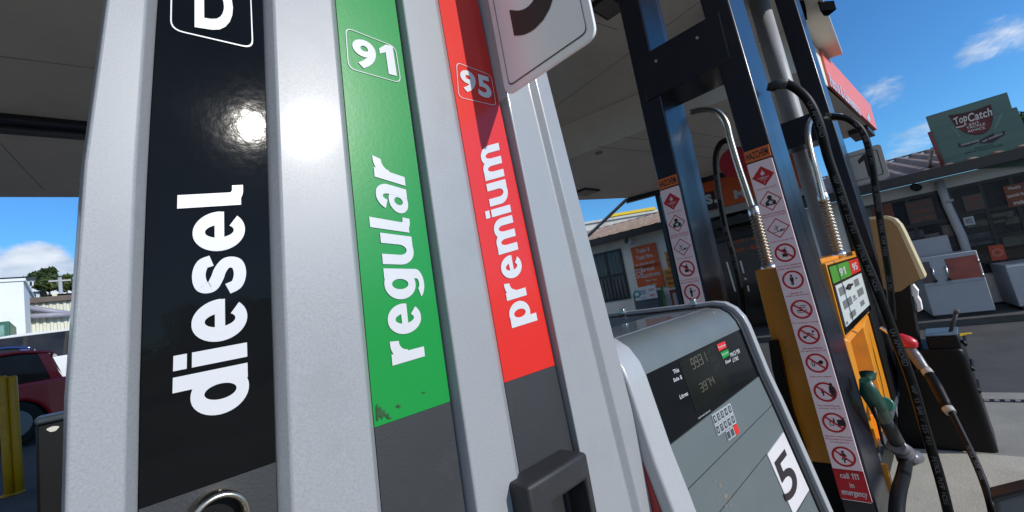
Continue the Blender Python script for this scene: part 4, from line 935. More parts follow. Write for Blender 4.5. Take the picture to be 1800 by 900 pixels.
# kerb in front
tag(MB().prism([fp(uR, .002, 1.35), fp(uL, .002, 1.35), fp(uL, .002, .021), fp(uR, .002, .021)], V(0, 0, .10)).build('footpath_kerb', mat('dark_kerb', (.08, .08, .078), rough=.9, var=.2)), kind='structure')
def roof(u0, u1, ez, over, run, rise, pitch, par):
    mb = MB(); n = int((u1-u0)/pitch); vs = []; fs = []; prof = []
    for k in range(n):
        u = u0+k*pitch
        prof += [(u, 0), (u+pitch*.52, 0), (u+pitch*.62, .075), (u+pitch*.88, .075)]
    prof.append((u1, 0))
    for u, h in prof:
        a = fp(u, ez+h, over); b = fp(u, ez+rise+h, over-run); vs += [a, b, a-V(0, 0, .03), b-V(0, 0, .03)]
    for i in range(len(prof)-1):
        o = 4*i; fs += [(o, o+4, o+5, o+1), (o+2, o+3, o+7, o+6), (o, o+2, o+6, o+4), (o+1, o+5, o+7, o+3)]
    mb.add(vs, fs); r = mb.build('roof', ROOFM, par)
    g = MB(); frect(g, u0, u1, ez-.11, ez+.06, over+.06, .10); g.build('gutter', ROOFDK, r)
    g = MB(); frect(g, u0, u1, ez-.05, ez-.02, over-.04, over-.05); g.build('eave_soffit', WALLGREY, r)
    g = MB(); g.prism([fp(u0, ez+rise+.04, over-run+.15), fp(u0, ez+rise+.07, over-run), fp(u0, ez+rise+.04, over-run-.15)], FU*(u1-u0)); g.build('ridge_cap', ROOFM, r)
    return r
roof(uR, uM-.03, EA+.10, .45, 5.0, 1.02, .30, shop)
roof(uM+.02, uL, EW+.06, .40, 5.0, 1.0, .30, shop)
def window(u0, u1, z0, z1, nx, ny, par=shop, blinds=False, rows=None):
    f = MB(); w = .055
    frect(f, u0-w, u0, z0-w, z1+w, .03, .029); frect(f, u1, u1+w, z0-w, z1+w, .03, .029); frect(f, u0, u1, z0-w, z0, .03, .029); frect(f, u0, u1, z1, z1+w, .03, .029)
    for i in range(1, nx): c = u0+(u1-u0)*i/nx; frect(f, c-w/2, c+w/2, z0, z1, .03, .029)
    for j in range(1, ny): c = z0+(z1-z0)*(rows[j-1] if rows else j/ny); frect(f, u0, u1, c-w/2, c+w/2, .028, .027)
    o = f.build('window', FRAME, par); p = MB(); frect(p, u0, u1, z0, z1, .012, .006); p.build('pane', GLASS, o)
    if blinds:
        b = MB(); n = int((u1-u0)/.09)
        for k in range(n):
            c = u0+(k+.5)*(u1-u0)/n; frect(b, c-.03, c+.03, z0, z1, .0145, .002)
        b.build('blind', mat('blind_grey', (.085, .09, .095), rough=.5, var=.3, vscale=3), o)
    return o
a = fpx((1668, 336), (1802, 500)); zt2 = a[3]; zb2 = fuz(1713, 461)[1]
uB = fuz(1672, 341)[0]
window(-3.4, uB, zb2-.15, zt2, 4, 3, rows=(.36, .68))
uA0 = fuz(1690, 448)[0]; uA1 = fuz(1500, 430)[0]
window(uA0+.02, uA1, zb2-.15, zt2, 3, 3, rows=(.34, .66))
b = fpx((1040, 452), (1105, 521)); window(b[0], b[1], b[2], b[3], 2, 2, blinds=True)
# entrance
d0 = fuz(1238, 500)[0]; d1 = fuz(1322, 500)[0]
en = MB(); frect(en, min(d0, d1)-.4, max(d0, d1)+.5, .1, 2.62, .012, .008); eo = en.build('entrance_glass', GLASS, shop)
f = MB()
for k in range(4): c = min(d0, d1)-.4+k*(abs(d1-d0)+.9)/3; frect(f, c-.03, c+.03, .1, 2.62, .03, .017)
frect(f, min(d0, d1)-.4, max(d0, d1)+.5, 2.08, 2.16, .03, .017); frect(f, min(d0, d1)-.4, max(d0, d1)+.5, 2.6, 2.66, .03, .017); f.build('door_frame', FRAME, eo)
mb = MB(); ftext(mb, 'Open 7 days', (1285, 431), (1340, 421), (1338, 411), (1283, 421), .02); ftext(mb, '8am - 8pm', (1291, 446), (1340, 437), (1338, 427), (1289, 436), .02); mb.build('hours_lettering', ORANGE, eo)
st_ = MB()
for x0, y0, x1, y1 in ((1279, 460, 1294, 512), (1303, 458, 1309, 480), (1311, 488, 1313, 492), (1316, 502, 1318, 512)):
    A = hit(x0, y0, FN, FN*(FD-.035)); Bq = hit(x1, y1, FN, FN*(FD-.035)); st_.prism([A, A+FU*.035, Bq+FU*.035, Bq], FN*.004)
st_.build('door_handle_strip', ALU, eo)
# fascia over the entrance
fo = .55
u_a, z_a = fuz(1228, 318, fo); u_b, z_b = fuz(1440, 330, fo)
zt_, zb_ = fuz(1240, 316, fo)[1]+.12, fuz(1250, 369, fo)[1]
us = fuz(1264, 350, fo)[0]
fasc = thing('shop_fascia', 'orange and black fascia board over the shop entrance', 'sign board', fp(3.5, zb_, fo))
mb = MB(); frect(mb, u_b, u_a+.2, zb_, zt_+.3, fo, .1); mb.build('orange_board', ORANGE, fasc)
mb = MB(); bq = [fuz(1233, 372, fo+.01), fuz(1262, 366, fo+.01), fuz(1254, 322, fo+.01)]; frect(mb, bq[1][0], u_a+.2, zb_-.0, fuz(1258, 334, fo)[1], fo+.012, .012); bb = mb.build('black_board', SIGNBLK, fasc)
mb = MB(); ftext(mb, 's.', (1243, 360), (1262, 356), (1257, 338), (1238, 343), fo+.016, .03); mb.build('lettering', WHITEF, bb)
mb = MB(); ftext(mb, 'M', (1292, 350), (1311, 346), (1308, 331), (1289, 335), fo+.004, .03); mb.build('lettering', WHITEF, fasc)
mb = MB(); frect(mb, u_b, u_a+.2, zb_-.16, zb_-.004, fo-.05, .5); mb.build('fascia_soffit', mat('cream_board', (.40, .38, .33), rough=.6), fasc)
# downpipe, cameras
dp0, dp1 = fuz(1650, 318, .1), fuz(1700, 446, .1)
o = thing('downpipe', 'grey round downpipe on the shop wall between the two windows', 'downpipe', fp(dp1[0], 0, .1))
MB().tube([fp(dp0[0], EA-.04, .10), fp(dp0[0]*.75+dp1[0]*.25, 1.9, .09), fp(dp1[0], 1.35, .09), fp(dp1[0]-.03, .1, .09)], .062, 16).build('pipe', mat('pale_downpipe', (.42, .42, .43), rough=.5, var=.08), o)
for z in (2.0, .9): MB().tube([fp(dp0[0]*.5+dp1[0]*.5, z, .09), fp(dp0[0]*.5+dp1[0]*.5-.003, z-.05, .09)], .075, 16).build('bracket', GREYPOST, o)
def camera_box(px, py, label, m, s=.09):
    u, z = fuz(px, py, .2); o = thing('security_camera', label, 'security camera', fp(u, z, .0), None)
    c = fp(u, z, .2); MB().tube([fp(u+.05, z+.02, .30), c, fp(u-.03, z-.0, .12)], [s*.55, s*.6, s*.5], 14).build('camera_body', m, o)
    MB().tube([fp(u, z, .14), fp(u, z+.04, .0)], .02, 8).build('bracket', m, o); MB().tube([fp(u+.05, z+.02, .30), fp(u+.055, z+.02, .312)], s*.42, 14).build('lens', SIGNBLK, o)
camera_box(1612, 330, 'small dark dome camera under the shop eave beside the downpipe', DARKMET, .11)
camera_box(1108, 425, 'small white security camera on the left wing above the orange sign', WHITEF, .16)
# posters in the windows
def poster(tl, br, m, label, words=None, off=.034, wm=WHITEF, cat='poster', name='window_poster'):
    u0, u1, z0, z1 = fpx(tl, br, off); mb = MB(); frect(mb, u0, u1, z0, z1, off, .004); o = mb.build(name, m); tag(o, label, cat)
    if words:
        t = MB(); n = len(words)
        for k, w in enumerate(words):
            if not w: continue
            zc = z1-(k+.5)*(z1-z0)/n; text_at(t, w, fp((u0+u1)/2, zc, off+.002), -FU, V(0, 0, 1), (z1-z0)/n*.55, .015, min((u1-u0)*.85, (u1-u0)*.1*len(w)))
        x = t.build('lettering', wm, o)
    return o
DIMRED = mat('dim_orange_lettering', (.20, .045, .015), rough=.5); DIMORANGE = mat('dim_orange_poster', (.16, .04, .015), rough=.5, var=.3)
poster((1590, 357), (1648, 386), mat('smoky_poster', (.05, .035, .03), rough=.4), 'dark window poster with orange lettering left of the downpipe', ['BAIT ICE', 'COLD DRINKS', 'HOT PIES'], wm=DIMRED)
poster((1530, 364), (1575, 388), DIMORANGE, 'dim orange poster behind the cream towel dispenser', ['HIRE'], wm=DIMRED)
poster((1690, 346), (1733, 366), mat('smoky_poster_two', (.07, .05, .045), rough=.4), 'dark window poster with orange lettering right of the downpipe', ['TRAILER', 'HIRE'], wm=DIMRED)
poster((1762, 328), (1812, 358), DIMORANGE, 'orange window poster in the far right window corner', ['Weekly', 'specials for', 'trade'], wm=PALELET)
poster((1692, 383), (1715, 394), mat('pale_notice', (.38, .40, .42), rough=.5), 'small white notice taped inside the right window', ['NOTICE'], wm=SIGNBLK)
po = poster((1736, 433), (1771, 455), mat('orange_red_card', (.42, .06, .02), rough=.5, var=.1), 'orange red card with a ring mark, low in the right window', wm=WHITEF)
u0, u1, z0, z1 = fpx((1736, 433), (1771, 455), .034); mb = MB(); annulus(mb, .04, .07, lambda a_, b_: fp((u0+u1)/2+a_, (z0+z1)/2+b_, .037)); mb.build('ring_mark', mat('ring_orange', (.5, .16, .10), rough=.5), po)
# dim goods inside the shop windows
for k, (px, py, w, h) in enumerate(((1610, 412, .22, .14), (1640, 420, .2, .2), (1668, 405, .16, .2), (1735, 390, .5, .1), (1760, 380, .3, .12), (1790, 385, .3, .12), (1722, 420, .3, .2), (1790, 420, .35, .2))):
    u, z = fuz(px, py, .02); mb = MB(); frect(mb, u-w/2, u+w/2, z-h/2, z+h/2, .0165, .003); tag(mb.build('shelf_card', mat('goods_%d' % k, random.choice([(.05, .055, .04), (.07, .06, .05), (.035, .04, .045), (.09, .08, .06)]), rough=.4, var=.6, vscale=9)), 'dim stock card seen through the %s' % ('left shop window' if px < 1700 else 'right shop window'), 'stock card', 'stock cards behind the %s shop window glass' % ('left' if px < 1700 else 'right'))
# left wing signs
def sign_lines(tl, br, m, label, lines, off=.05, wm=WHITEF):
    u0, u1, z0, z1 = fpx(tl, br, off); o = thing('wall_sign', label, 'sign', fp((u0+u1)/2, z0, off))
    mb = MB(); frect(mb, u0, u1, z0, z1, off, .03); bd = mb.build('board', m, o)
    for s, cx, cy, w, h in lines:
        t = MB(); text_at(t, s, fp(u1-(u1-u0)*cx, z1-(z1-z0)*cy, off+.003), -FU, V(0, 0, 1), h*(z1-z0), .016, w*(u1-u0)); t.build('lettering', wm, bd)
    return o, (u0, u1, z0, z1)
sign_lines((1108, 436), (1160, 468), ORANGE, 'orange trailer and truck hire sign, upper one on the left wing', [('Trailer &', .48, .2, .56, .19), ('Truck Hire', .48, .48, .66, .19), ('Ph (09) 536-4259', .46, .78, .76, .13)])
o, (u0, u1, z0, z1) = sign_lines((1114, 470), (1168, 503), ORANGE, 'orange serviced laundromat sign, lower one on the left wing', [('Serviced', .52, .17, .48, .19), ('Laundromat', .62, .42, .66, .19), ('Open 7 days', .56, .67, .42, .11), ('6am - 9pm', .56, .86, .36, .11)])
mb = MB(); cx, cy = u1-(u1-u0)*.13, z1-(z1-z0)*.30
w_ = .10; q = [(-w_, -w_*1.1), (w_, -w_*1.1), (w_, w_*1.1), (-w_, w_*1.1)]; qi = [(x*.82, y*.82) for x, y in q]
A = [fp(cx-x, cy+y, .053) for x, y in q]; Bq = [fp(cx-x, cy+y, .053) for x, y in qi]; mb.add(A+Bq, [(i, (i+1) % 4, 4+(i+1) % 4, 4+i) for i in range(4)]); annulus(mb, .045, .062, lambda a_, b_: fp(cx-a_, cy+b_-.01, .053)); mb.build('washer_mark', WHITEF, o)
sign_lines((1168, 443), (1186, 471), AMBER, 'upper amber notice with black lettering beside the left hazard post', [('NO', .5, .2, .4, .2), ('PARKING', .5, .5, .8, .2), ('HERE', .5, .8, .6, .2)], wm=SIGNBLK)
sign_lines((1166, 475), (1194, 502), AMBER, 'lower amber notice with black lettering beside the left hazard post', [('DO NOT', .5, .2, .6, .18), ('BLOCK ENTRY', .5, .5, .8, .18), ('TOW AWAY', .5, .8, .7, .18)], wm=SIGNBLK)
# gas bottle cage with a white sign
u0, u1, z0, z1 = fpx((1117, 523), (1157, 545), .5)
cg = thing('gas_cage', 'white gas bottle cage with a small name board at the left wing', 'cage', fp((u0+u1)/2, 0, .4))
mb = MB(); frect(mb, u0-.05, u1+.05, .1, z0+.45, .5, .45); mb.build('cage_body', mat('cage_grey', (.10, .11, .12), rough=.5, var=.3, vscale=5), cg)
for k in range(3): c = u0+(u1-u0)*(k+.5)/3; MB().tube([fp(c, .12, .66), fp(c, .12+.7, .66), fp(c, .9, .66)], [.16, .16, .06], 14).build('gas_bottle', mat('bottle_white', (.35, .36, .37), rough=.4), cg)
s0 = fpx((1113, 507), (1156, 523), .72); mb = MB(); frect(mb, s0[0], s0[1], s0[2], s0[3], .72, .03); nb = mb.build('name_board', WHITESIGN, cg)
mb = MB(); text_at(mb, 'vector', fp(s0[1]-(s0[1]-s0[0])*.38, (s0[2]+s0[3])/2+.03, .722), -FU, V(0, 0, 1), (s0[3]-s0[2])*.4, .015, (s0[1]-s0[0])*.34)
text_at(mb, 'gas supply', fp(s0[1]-(s0[1]-s0[0])*.38, (s0[2]+s0[3])/2-.11, .722), -FU, V(0, 0, 1), (s0[3]-s0[2])*.16, .01, (s0[1]-s0[0])*.25); mb.build('lettering', mat('grey_blue_letter', (.12, .2, .3), rough=.5), nb)
mb = MB(); text_at(mb, 'Quality', fp(s0[1]-(s0[1]-s0[0])*.8, (s0[2]+s0[3])/2+.05, .722), -FU, V(0, 0, 1), (s0[3]-s0[2])*.26, .01, (s0[1]-s0[0])*.24); text_at(mb, 'energy', fp(s0[1]-(s0[1]-s0[0])*.8, (s0[2]+s0[3])/2-.09, .722), -FU, V(0, 0, 1), (s0[3]-s0[2])*.24, .01, (s0[1]-s0[0])*.22); mb.build('red_lettering', REDF, nb)
mb = MB(); annulus(mb, .05, .09, lambda a_, b_: fp(s0[1]-(s0[1]-s0[0])*.12-a_, (s0[2]+s0[3])/2+b_, .722)); mb.build('emblem', mat('teal_emblem', (.05, .3, .28), rough=.5), nb)
# green banner and red frame beside it
u0, u1, z0, z1 = fpx((1160, 503), (1172, 540), .6); mb = MB(); frect(mb, u0, u1, .1, z1, .6, .03); tag(mb.build('feather_banner', mat('leaf_green_banner', (.05, .22, .03), rough=.6)), 'narrow leaf green banner standing beside the white gas cage', 'banner')
u0, u1, z0, z1 = fpx((1176, 510), (1200, 545), .6); o = thing('trade_stand', 'red framed stand with a pale panel behind the left hazard post', 'stand', fp((u0+u1)/2, 0, .6))
mb = MB(); frect(mb, u0, u1, .1, z1, .6, .04); mb.build('frame', mat('stand_red', (.22, .03, .02), rough=.5), o); mb = MB(); frect(mb, u0+.06, u1-.06, .5, z1-.08, .605, .004); mb.build('panel', WHITEG, o)
# chest freezers / ice chests in front of the windows
def chest(tl, br, off, depth, label, posters, zbot=.10, slope=.0, name='ice_chest'):
    u0, u1, z0, z1 = fpx(tl, br, off); o = thing(name, label, 'ice chest', fp((u0+u1)/2, zbot, off), 'ice chests along the shop front')
    mb = MB(); zt = z1
    A = [fp(u1, zbot+.06, off), fp(u0, zbot+.06, off), fp(u0, zt, off-.10), fp(u1, zt, off-.10)]
    mb.prism(A, FN*depth); mb.build('cabinet', WHITEG, o, bevel=.01)
    mb = MB(); frect(mb, u0+.03, u1-.03, zbot, zbot+.06, off-.03, depth-.2); mb.build('plinth', DARKMET, o)
    k = (zt-zbot-.06)
    S = lambda u, v, l=.004: fp(u1-(u1-u0)*u, zbot+.06+k*v, off-.10*v+l)
    for (a0, a1, b0, b1, m, nm) in posters:
        mb = MB(); mb.prism([S(a0, b0), S(a1, b0), S(a1, b1), S(a0, b1)], FN*.003); mb.build(nm, m, o)
    return o, S
uz = fuz(1741, 443, 1.1)
o, S = chest((1612, 456), (1752, 548), 1.1, .85, 'white double door ice chest with brown and red door panels under the window', [(.0, .20, .56, .93, BROWNP, 'door_panel'), (.46, .97, .56, .93, REDP, 'door_panel'), (.0, .98, .505, .512, mat('seam_grey', (.2, .22, .25)), 'door_seam')])
for u_ in (.215, .44):
    MB().tube([S(u_, .60, .03), S(u_, .82, .03)], .012, 8).build('door_handle', ALU, o); MB().box(*[c for c in (lambda p: (p.x-.02, p.x+.03, p.y-.02, p.y+.02, p.z-.03, p.z+.0))(S(u_, .60, .03))]).build('lock', DARKMET, o)
for v_ in (.86, .62): MB().tube([S(.975, v_, .006), S(.975, v_-.07, .006)], .014, 8).build('hinge', ALU, o)
chest((1770, 466), (1880, 540), 1.0, .8, 'white ice chest with a raised pale rim at the right edge of the photo', [(.02, .98, .93, .97, WHITESIGN, 'rim')])
chest((1600, 424), (1685, 470), .16, .12, 'low white chest end against the wall behind the ice chest', [])
# roof sign
RS = thing('roof_sign', 'teal roof sign with a dark red bait and tackle shield', 'roof sign', fp(-1, EA+.2, -.5))
OFR = .15
Q = lambda px, py, l=0: hit(px, py, FN, FN*(FD-OFR-l))
tq = [Q(1628, 205), Q(1770, 162), Q(1779, 190), Q(1787, 188), Q(1830, 290), Q(1661, 300)]
mb = MB(); mb.prism(tq, FN*.05); bd = mb.build('board', TEAL, RS)
for x in (1640, 1700, 1760):
    a = Q(x, 260-.3*(x-1640)); MB().tube([a+FN*.06, a+FN*1.0-V(0, 0, .35)], .03, 8).build('brace', GREYPOST, RS)
a = Q(1634, 232, .02); b_ = Q(1661, 298, .02); MB().tube([a, b_], .03, 8).build('edge_pipe', mat('rusty_edge_pipe', (.2, .06, .05), rough=.6), RS)
cq = lambda x, y, l=.004: Q(1400+x/3.75, 100+y/3.75, l)
mb = MB(); poly2(mb, [(1000, 385), (1090, 372), (1180, 350), (1280, 312), (1293, 360), (1296, 410), (1285, 455), (1262, 490), (1230, 508), (1180, 516), (1120, 505), (1080, 480), (1045, 450), (1020, 415)], cq); sh = mb.build('shield', MAROON, RS)
mb = MB(); poly2(mb, [(1060, 470), (1100, 430), (1180, 400), (1285, 395), (1285, 455), (1258, 488), (1228, 503), (1180, 510), (1122, 500), (1085, 482)], lambda x, y: cq(x, y, .007)); mb.build('shield_field', MAROON2, sh)
def rtext(s, q, bold, m=PALELET, l=.010): mb = MB(); text_quad(mb, s, *[cq(*p, l) for p in q], bold=bold); mb.build('lettering', m, sh)
rtext('Top', [(1050, 465), (1130, 438), (1118, 368), (1032, 408)], .02); rtext('Catch', [(1135, 432), (1292, 385), (1285, 330), (1125, 378)], .02)
rtext('BAIT.', [(1140, 455), (1212, 435), (1209, 420), (1137, 440)], .02); rtext('TACKLE.', [(1122, 478), (1252, 446), (1248, 430), (1119, 462)], .02); rtext('ADVICE.', [(1130, 500), (1250, 472), (1247, 456), (1126, 484)], .02)
mb = MB(); poly2(mb, [(1052, 462), (1100, 452), (1122, 438), (1123, 444), (1100, 460), (1055, 470)], lambda x, y: cq(x, y, .0105)); mb.build('flourish', PALELET, sh)
mb = MB()
for s_ in (-1, 1):
    for k in range(7):
        x = 1300+k*5 if s_ > 0 else 1060-k*4+20; y = 470-k*12 if s_ > 0 else 520-k*5
        poly2(mb, [(x, y), (x+s_*26, y-34), (x+s_*34, y-30), (x+s_*10, y+6)], lambda x, y: cq(x, y, .004+.0003*k))
mb.build('wheat_mark', mat('pale_teal', (.13, .235, .185), rough=.6), RS)
mb = MB(); poly2(mb, [(1064, 568), (1120, 578), (1200, 552), (1300, 500), (1306, 520), (1240, 560), (1370, 484), (1376, 512), (1290, 566), (1215, 572), (1206, 560), (1130, 592), (1070, 596)], cq); rb = mb.build('ribbon', SIGNBLK, RS)
mb = MB(); text_quad(mb, 'PICK AND CHOOSE', *[cq(*p, .008) for p in ((1086, 588), (1205, 556), (1202, 545), (1083, 577))], bold=.01); text_quad(mb, 'NO WORRIES', *[cq(*p, .008) for p in ((1228, 564), (1360, 510), (1357, 499), (1225, 553))], bold=.01); mb.build('lettering', PALELET, rb)
mb = MB(); text_quad(mb, 'TOPCATCH', *[cq(*p, .004) for p in ((1172, 612), (1300, 582), (1297, 572), (1168, 601))], bold=.015); text_quad(mb, 'BAIT & TACKLE STORE', *[cq(*p, .004) for p in ((1116, 640), (1362, 586), (1359, 574), (1112, 628))], bold=.015); mb.build('store_lettering', mat('dark_teal_letter', (.01, .045, .04), rough=.6), bd)
# buildings behind the shop
def turned(c, ang, w, d_, z0, z1):
    a_, b_ = V(math.cos(ang), math.sin(ang), 0), V(-math.sin(ang), math.cos(ang), 0)
    return MB().obox(V(c.x, c.y, (z0+z1)/2)+b_*d_/2, a_*w/2, b_*d_/2, V(0, 0, (z1-z0)/2))
c = WX(1085, 400, 30); zt_ = WX(1080, 386, 30).z; ang = R(-42)
wb = thing('warehouse', 'mottled white warehouse wall behind the left wing roof', 'warehouse', V(c.x, c.y, 0))
turned(c, ang, 16, 8, 0, zt_).build('wall', MOTTLE, wb); turned(c-V(.1, .1, 0), ang, 16.2, 8.2, zt_, zt_+.16).build('parapet', MOTTLE, wb)
c = WX(1112, 380, 44); zt_ = WX(1112, 375, 44).z; e_ = (WX(1150, 376, 44)-WX(1068, 378, 44)).length
yb = thing('yellow_building', 'bright yellow building top rising behind the white warehouse', 'building', V(c.x, c.y, 0))
turned(c, ang, e_*1.0, 9, 0, zt_).build('wall', YELW, yb); turned(c-V(.15, .15, 0), ang, e_*.9, 9.3, zt_, zt_+.3).build('parapet', YELW, yb)

# ================================================================== WASH BIN AND TOWEL DISPENSER (right)
XB = 3.98
ZI = .085
def bxp(px, py, x=XB): return WX(px, py, x)
bn = thing('wash_station_bin', 'tall black plastic bin holding the windscreen squeegee bucket', 'bin', V(4.2, .2, ZI))
pR, pT, pL = bxp(1757, 806), bxp(1700, 612), bxp(1632, 612)
yb_r, yt_r, yl_ = pR.y, bxp(1703, 640).y, .36
zt_b = pT.z
mb = MB()
sec = []
for z, yr0 in ((ZI, yb_r-.006), (ZI+.02, yb_r-.004), (zt_b-.06, yt_r-.0), (zt_b-.015, yt_r+.006), (zt_b, yt_r+.02)):
    sec.append([V(XB, yr0+.02, z), V(XB+.02, yr0, z), V(XB+.40, yr0, z), V(XB+.42, yr0+.02, z), V(XB+.42, yl_, z), V(XB, yl_, z)])
n = 6; mb.add([p for r_ in sec for p in r_], [(j*n+i, j*n+(i+1) % n, (j+1)*n+(i+1) % n, (j+1)*n+i) for j in range(len(sec)-1) for i in range(n)]); mb.add(sec[0], [tuple(range(n))]); mb.add(sec[-1], [tuple(range(n))])
mb.build('bin_body', mat('black_bin_plastic', (.005, .005, .0055), rough=.32, var=.1, bump=.04, bscale=60, spec=.25), bn, bevel=.028, seg=4)
for z in (zt_b-.15, .75, .45): MB().tube([V(XB+.06, yt_r+.004, z+.03), V(XB+.06, yt_r-.010, z), V(XB+.36, yt_r-.010, z)], .010, 8).build('rib', BLKPLASTIC, bn)
tub = MB(); c = V(XB+.14, bxp(1652, 600).y, zt_b)
A = bxp(1627, 596); Bq = bxp(1684, 592)
tub.box(XB+.02, XB+.30, Bq.y, A.y, zt_b-.01, A.z+.012); bt = tub.build('squeegee_bucket', BLKPLASTIC, bn, bevel=.008)
MB().box(XB+.012, XB+.308, Bq.y-.004, A.y+.004, A.z+.012, A.z+.02).build('bucket_rim', BLUEH, bt, bevel=.003)
sq = thing('squeegee', 'black squeegee handle sticking up out of the bucket on the black bin', 'squeegee', bxp(1668, 600, XB+.12))
MB().tube([bxp(1666, 606, XB+.14), bxp(1672, 580, XB+.12), bxp(1681, 548, XB+.10)], [.010, .011, .012], 10).build('handle', DKPLASTIC, sq)
MB().tube([bxp(1680, 550, XB+.10), bxp(1682.5, 544, XB+.098)], [.014, .012], 10).build('handle_cap', mat('grey_cap', (.08, .09, .09), rough=.4), sq)
td = thing('towel_dispenser', 'tan paper towel dispenser hood with a cream edge beside the bin', 'towel dispenser', bxp(1575, 515))
prof_px = [(1527, 383), (1558, 381), (1569, 385), (1578, 394), (1585, 408), (1624, 487), (1600, 500), (1584, 512), (1570, 515), (1552, 508)]
face = [bxp(x, y, XB+.02) for x, y in prof_px]
mb = MB(); mb.prism(face, V(.26, 0, 0)); mb.build('hood', TAN, td, bevel=.006)
edge = [bxp(x, y, XB+.018) for x, y in ((1527, 381.5), (1559, 379), (1572, 383), (1582, 393), (1590, 408), (1627, 488), (1618, 491.5), (1583, 411), (1576, 398), (1568, 389), (1558, 385), (1528, 386))]
mb = MB(); mb.prism(edge, V(.27, 0, 0)); mb.build('hood_edge', CREAM, td, bevel=.003)
pt = [(1597, 504), (1605, 501), (1614, 512), (1613, 522), (1618, 530), (1621, 545), (1613, 549), (1612, 536), (1606, 522), (1600, 516)]
mb = MB(); mb.prism([bxp(x, y, XB+.08) for x, y in pt], V(.12, 0, 0)); mb.build('paper_towel', PAPER, td)
mb = MB(); mb.prism([bxp(x, y, XB+.05) for x, y in ((1572, 505), (1600, 500), (1606, 545), (1622, 640), (1634, 820), (1580, 820))], V(.2, 0, 0)); mb.build('stand_post', BLKPLASTIC, td, bevel=.006)
# grey tray by the kerb in the lower right corner
gy = lambda px, py: WX(px, py, 2.72)
tr_ = thing('grey_tray', 'grey plastic tub edge at the bottom right corner of the photo', 'tub', gy(1790, 900))
mb = MB(); mb.prism([gy(*p) for p in ((1746, 876), (1800, 866), (1860, 858), (1880, 990), (1760, 990), (1750, 905))], V(.10, 0, 0)); mb.build('tub', mat('tub_grey', (.11, .125, .14), rough=.45, var=.1), tr_, bevel=.02, seg=4)
mb = MB(); mb.prism([gy(*p)-V(.004, 0, 0) for p in ((1741, 874), (1800, 860), (1860, 850), (1862, 859), (1800, 869), (1746, 886))], V(.11, 0, 0)); mb.build('rim', mat('tub_rim_dark', (.03, .032, .036), rough=.4), tr_, bevel=.008)

# ================================================================== LEFT BACKGROUND
YB_ = 7.85
def bollard(px0, px1, label):
    a, b_ = WY(px0, 662, YB_), WY(px1, 660, YB_); r = (b_.x-a.x)/2*1.0; cx = (a.x+b_.x)/2; z0 = gz(cx, YB_)
    o = thing('bollard', label, 'bollard', V(cx, YB_, z0), 'yellow bollards left of the silver pump')
    kx = -.012
    MB().tube([V(cx+kx*(z-1.5), YB_, z) for z in (z0-.05, .9, 1.3, a.z-.02, a.z)], [r, r, r, r, r*.8], 20).build('tube', YBOL, o)
    MB().tube([V(cx-.0, YB_, z0-.01), V(cx, YB_, z0+.02)], r*1.5, 16).build('base_collar', YBOL, o)
    return o
bollard(-5, 13.5, 'yellow steel bollard cut by the left photo edge'); bollard(13, 31, 'yellow steel bollard just right of the one at the photo edge')
# black litter bin with a pale mark
yb2 = 5.6; q = [WY(*p, yb2) for p in ((62, 872), (118, 880), (118, 726), (74, 726))]
lb = thing('litter_bin', 'black litter bin half hidden behind the left edge of the silver pump', 'bin', V(q[0].x, yb2, gz(q[0].x, yb2)))
z0 = gz(q[0].x, yb2); x0 = q[0].x; w_ = .42
mb = MB(); mb.hexa([V(x0, yb2, z0), V(x0+w_, yb2, z0), V(x0+w_, yb2+.4, z0), V(x0, yb2+.4, z0)], [V(x0+.02, yb2+.0, q[2].z-.05), V(x0+w_+.03, yb2, q[2].z-.05), V(x0+w_+.03, yb2+.42, q[2].z-.05), V(x0+.02, yb2+.42, q[2].z-.05)]); mb.build('bin_body', BLKPLASTIC, lb, bevel=.02)
MB().box(x0+.015, x0+w_+.05, yb2-.03, yb2+.44, q[2].z-.05, q[2].z+.01).build('bin_lid', mat('bin_lid_blue_grey', (.035, .045, .055), rough=.35), lb, bevel=.02)
c = WY(93, 754, yb2-.004); mb = MB(); mb.add([c+V(.035*math.cos(t)*(1+.2*math.sin(3*t)), 0, .022*math.sin(t)) for t in [k*math.pi/8 for k in range(16)]], [tuple(range(16))]); mb.build('pale_mark', PALELET, lb)
# parking line
a, b_ = WY(70, 756, 12.2), WY(112, 752, 12.2)
def gline(pxs, m, label, w=.10):
    pts = []
    for px, py in pxs:
        r_ = ray(px, py); t = .5
        for _ in range(4000):
            p = V(0, 0, CAM_Z)+r_*t
            if p.z <= gz(p.x, p.y): break
            t += .01
        pts.append(p)
    A, Bq = pts; d_ = (Bq-A).normalized(); A = A-d_*2; Bq = Bq+d_*3; n_ = V(-d_.y, d_.x, 0)*w/2; mb = MB(); N_ = 24
    mb.add([(A.lerp(Bq, k/N_)+n_*s_) for k in range(N_+1) for s_ in (-1, 1)], [(2*k, 2*k+1, 2*k+3, 2*k+2) for k in range(N_)])
    for i, p in enumerate(mb.v): mb.v[i] = V(p.x, p.y, gz(p.x, p.y)+.008)
    tag(mb.build('parking_line', m), label, 'road marking')
gline([(66, 757), (104, 753)], LINE, 'white parking line on the asphalt beyond the yellow bollards')

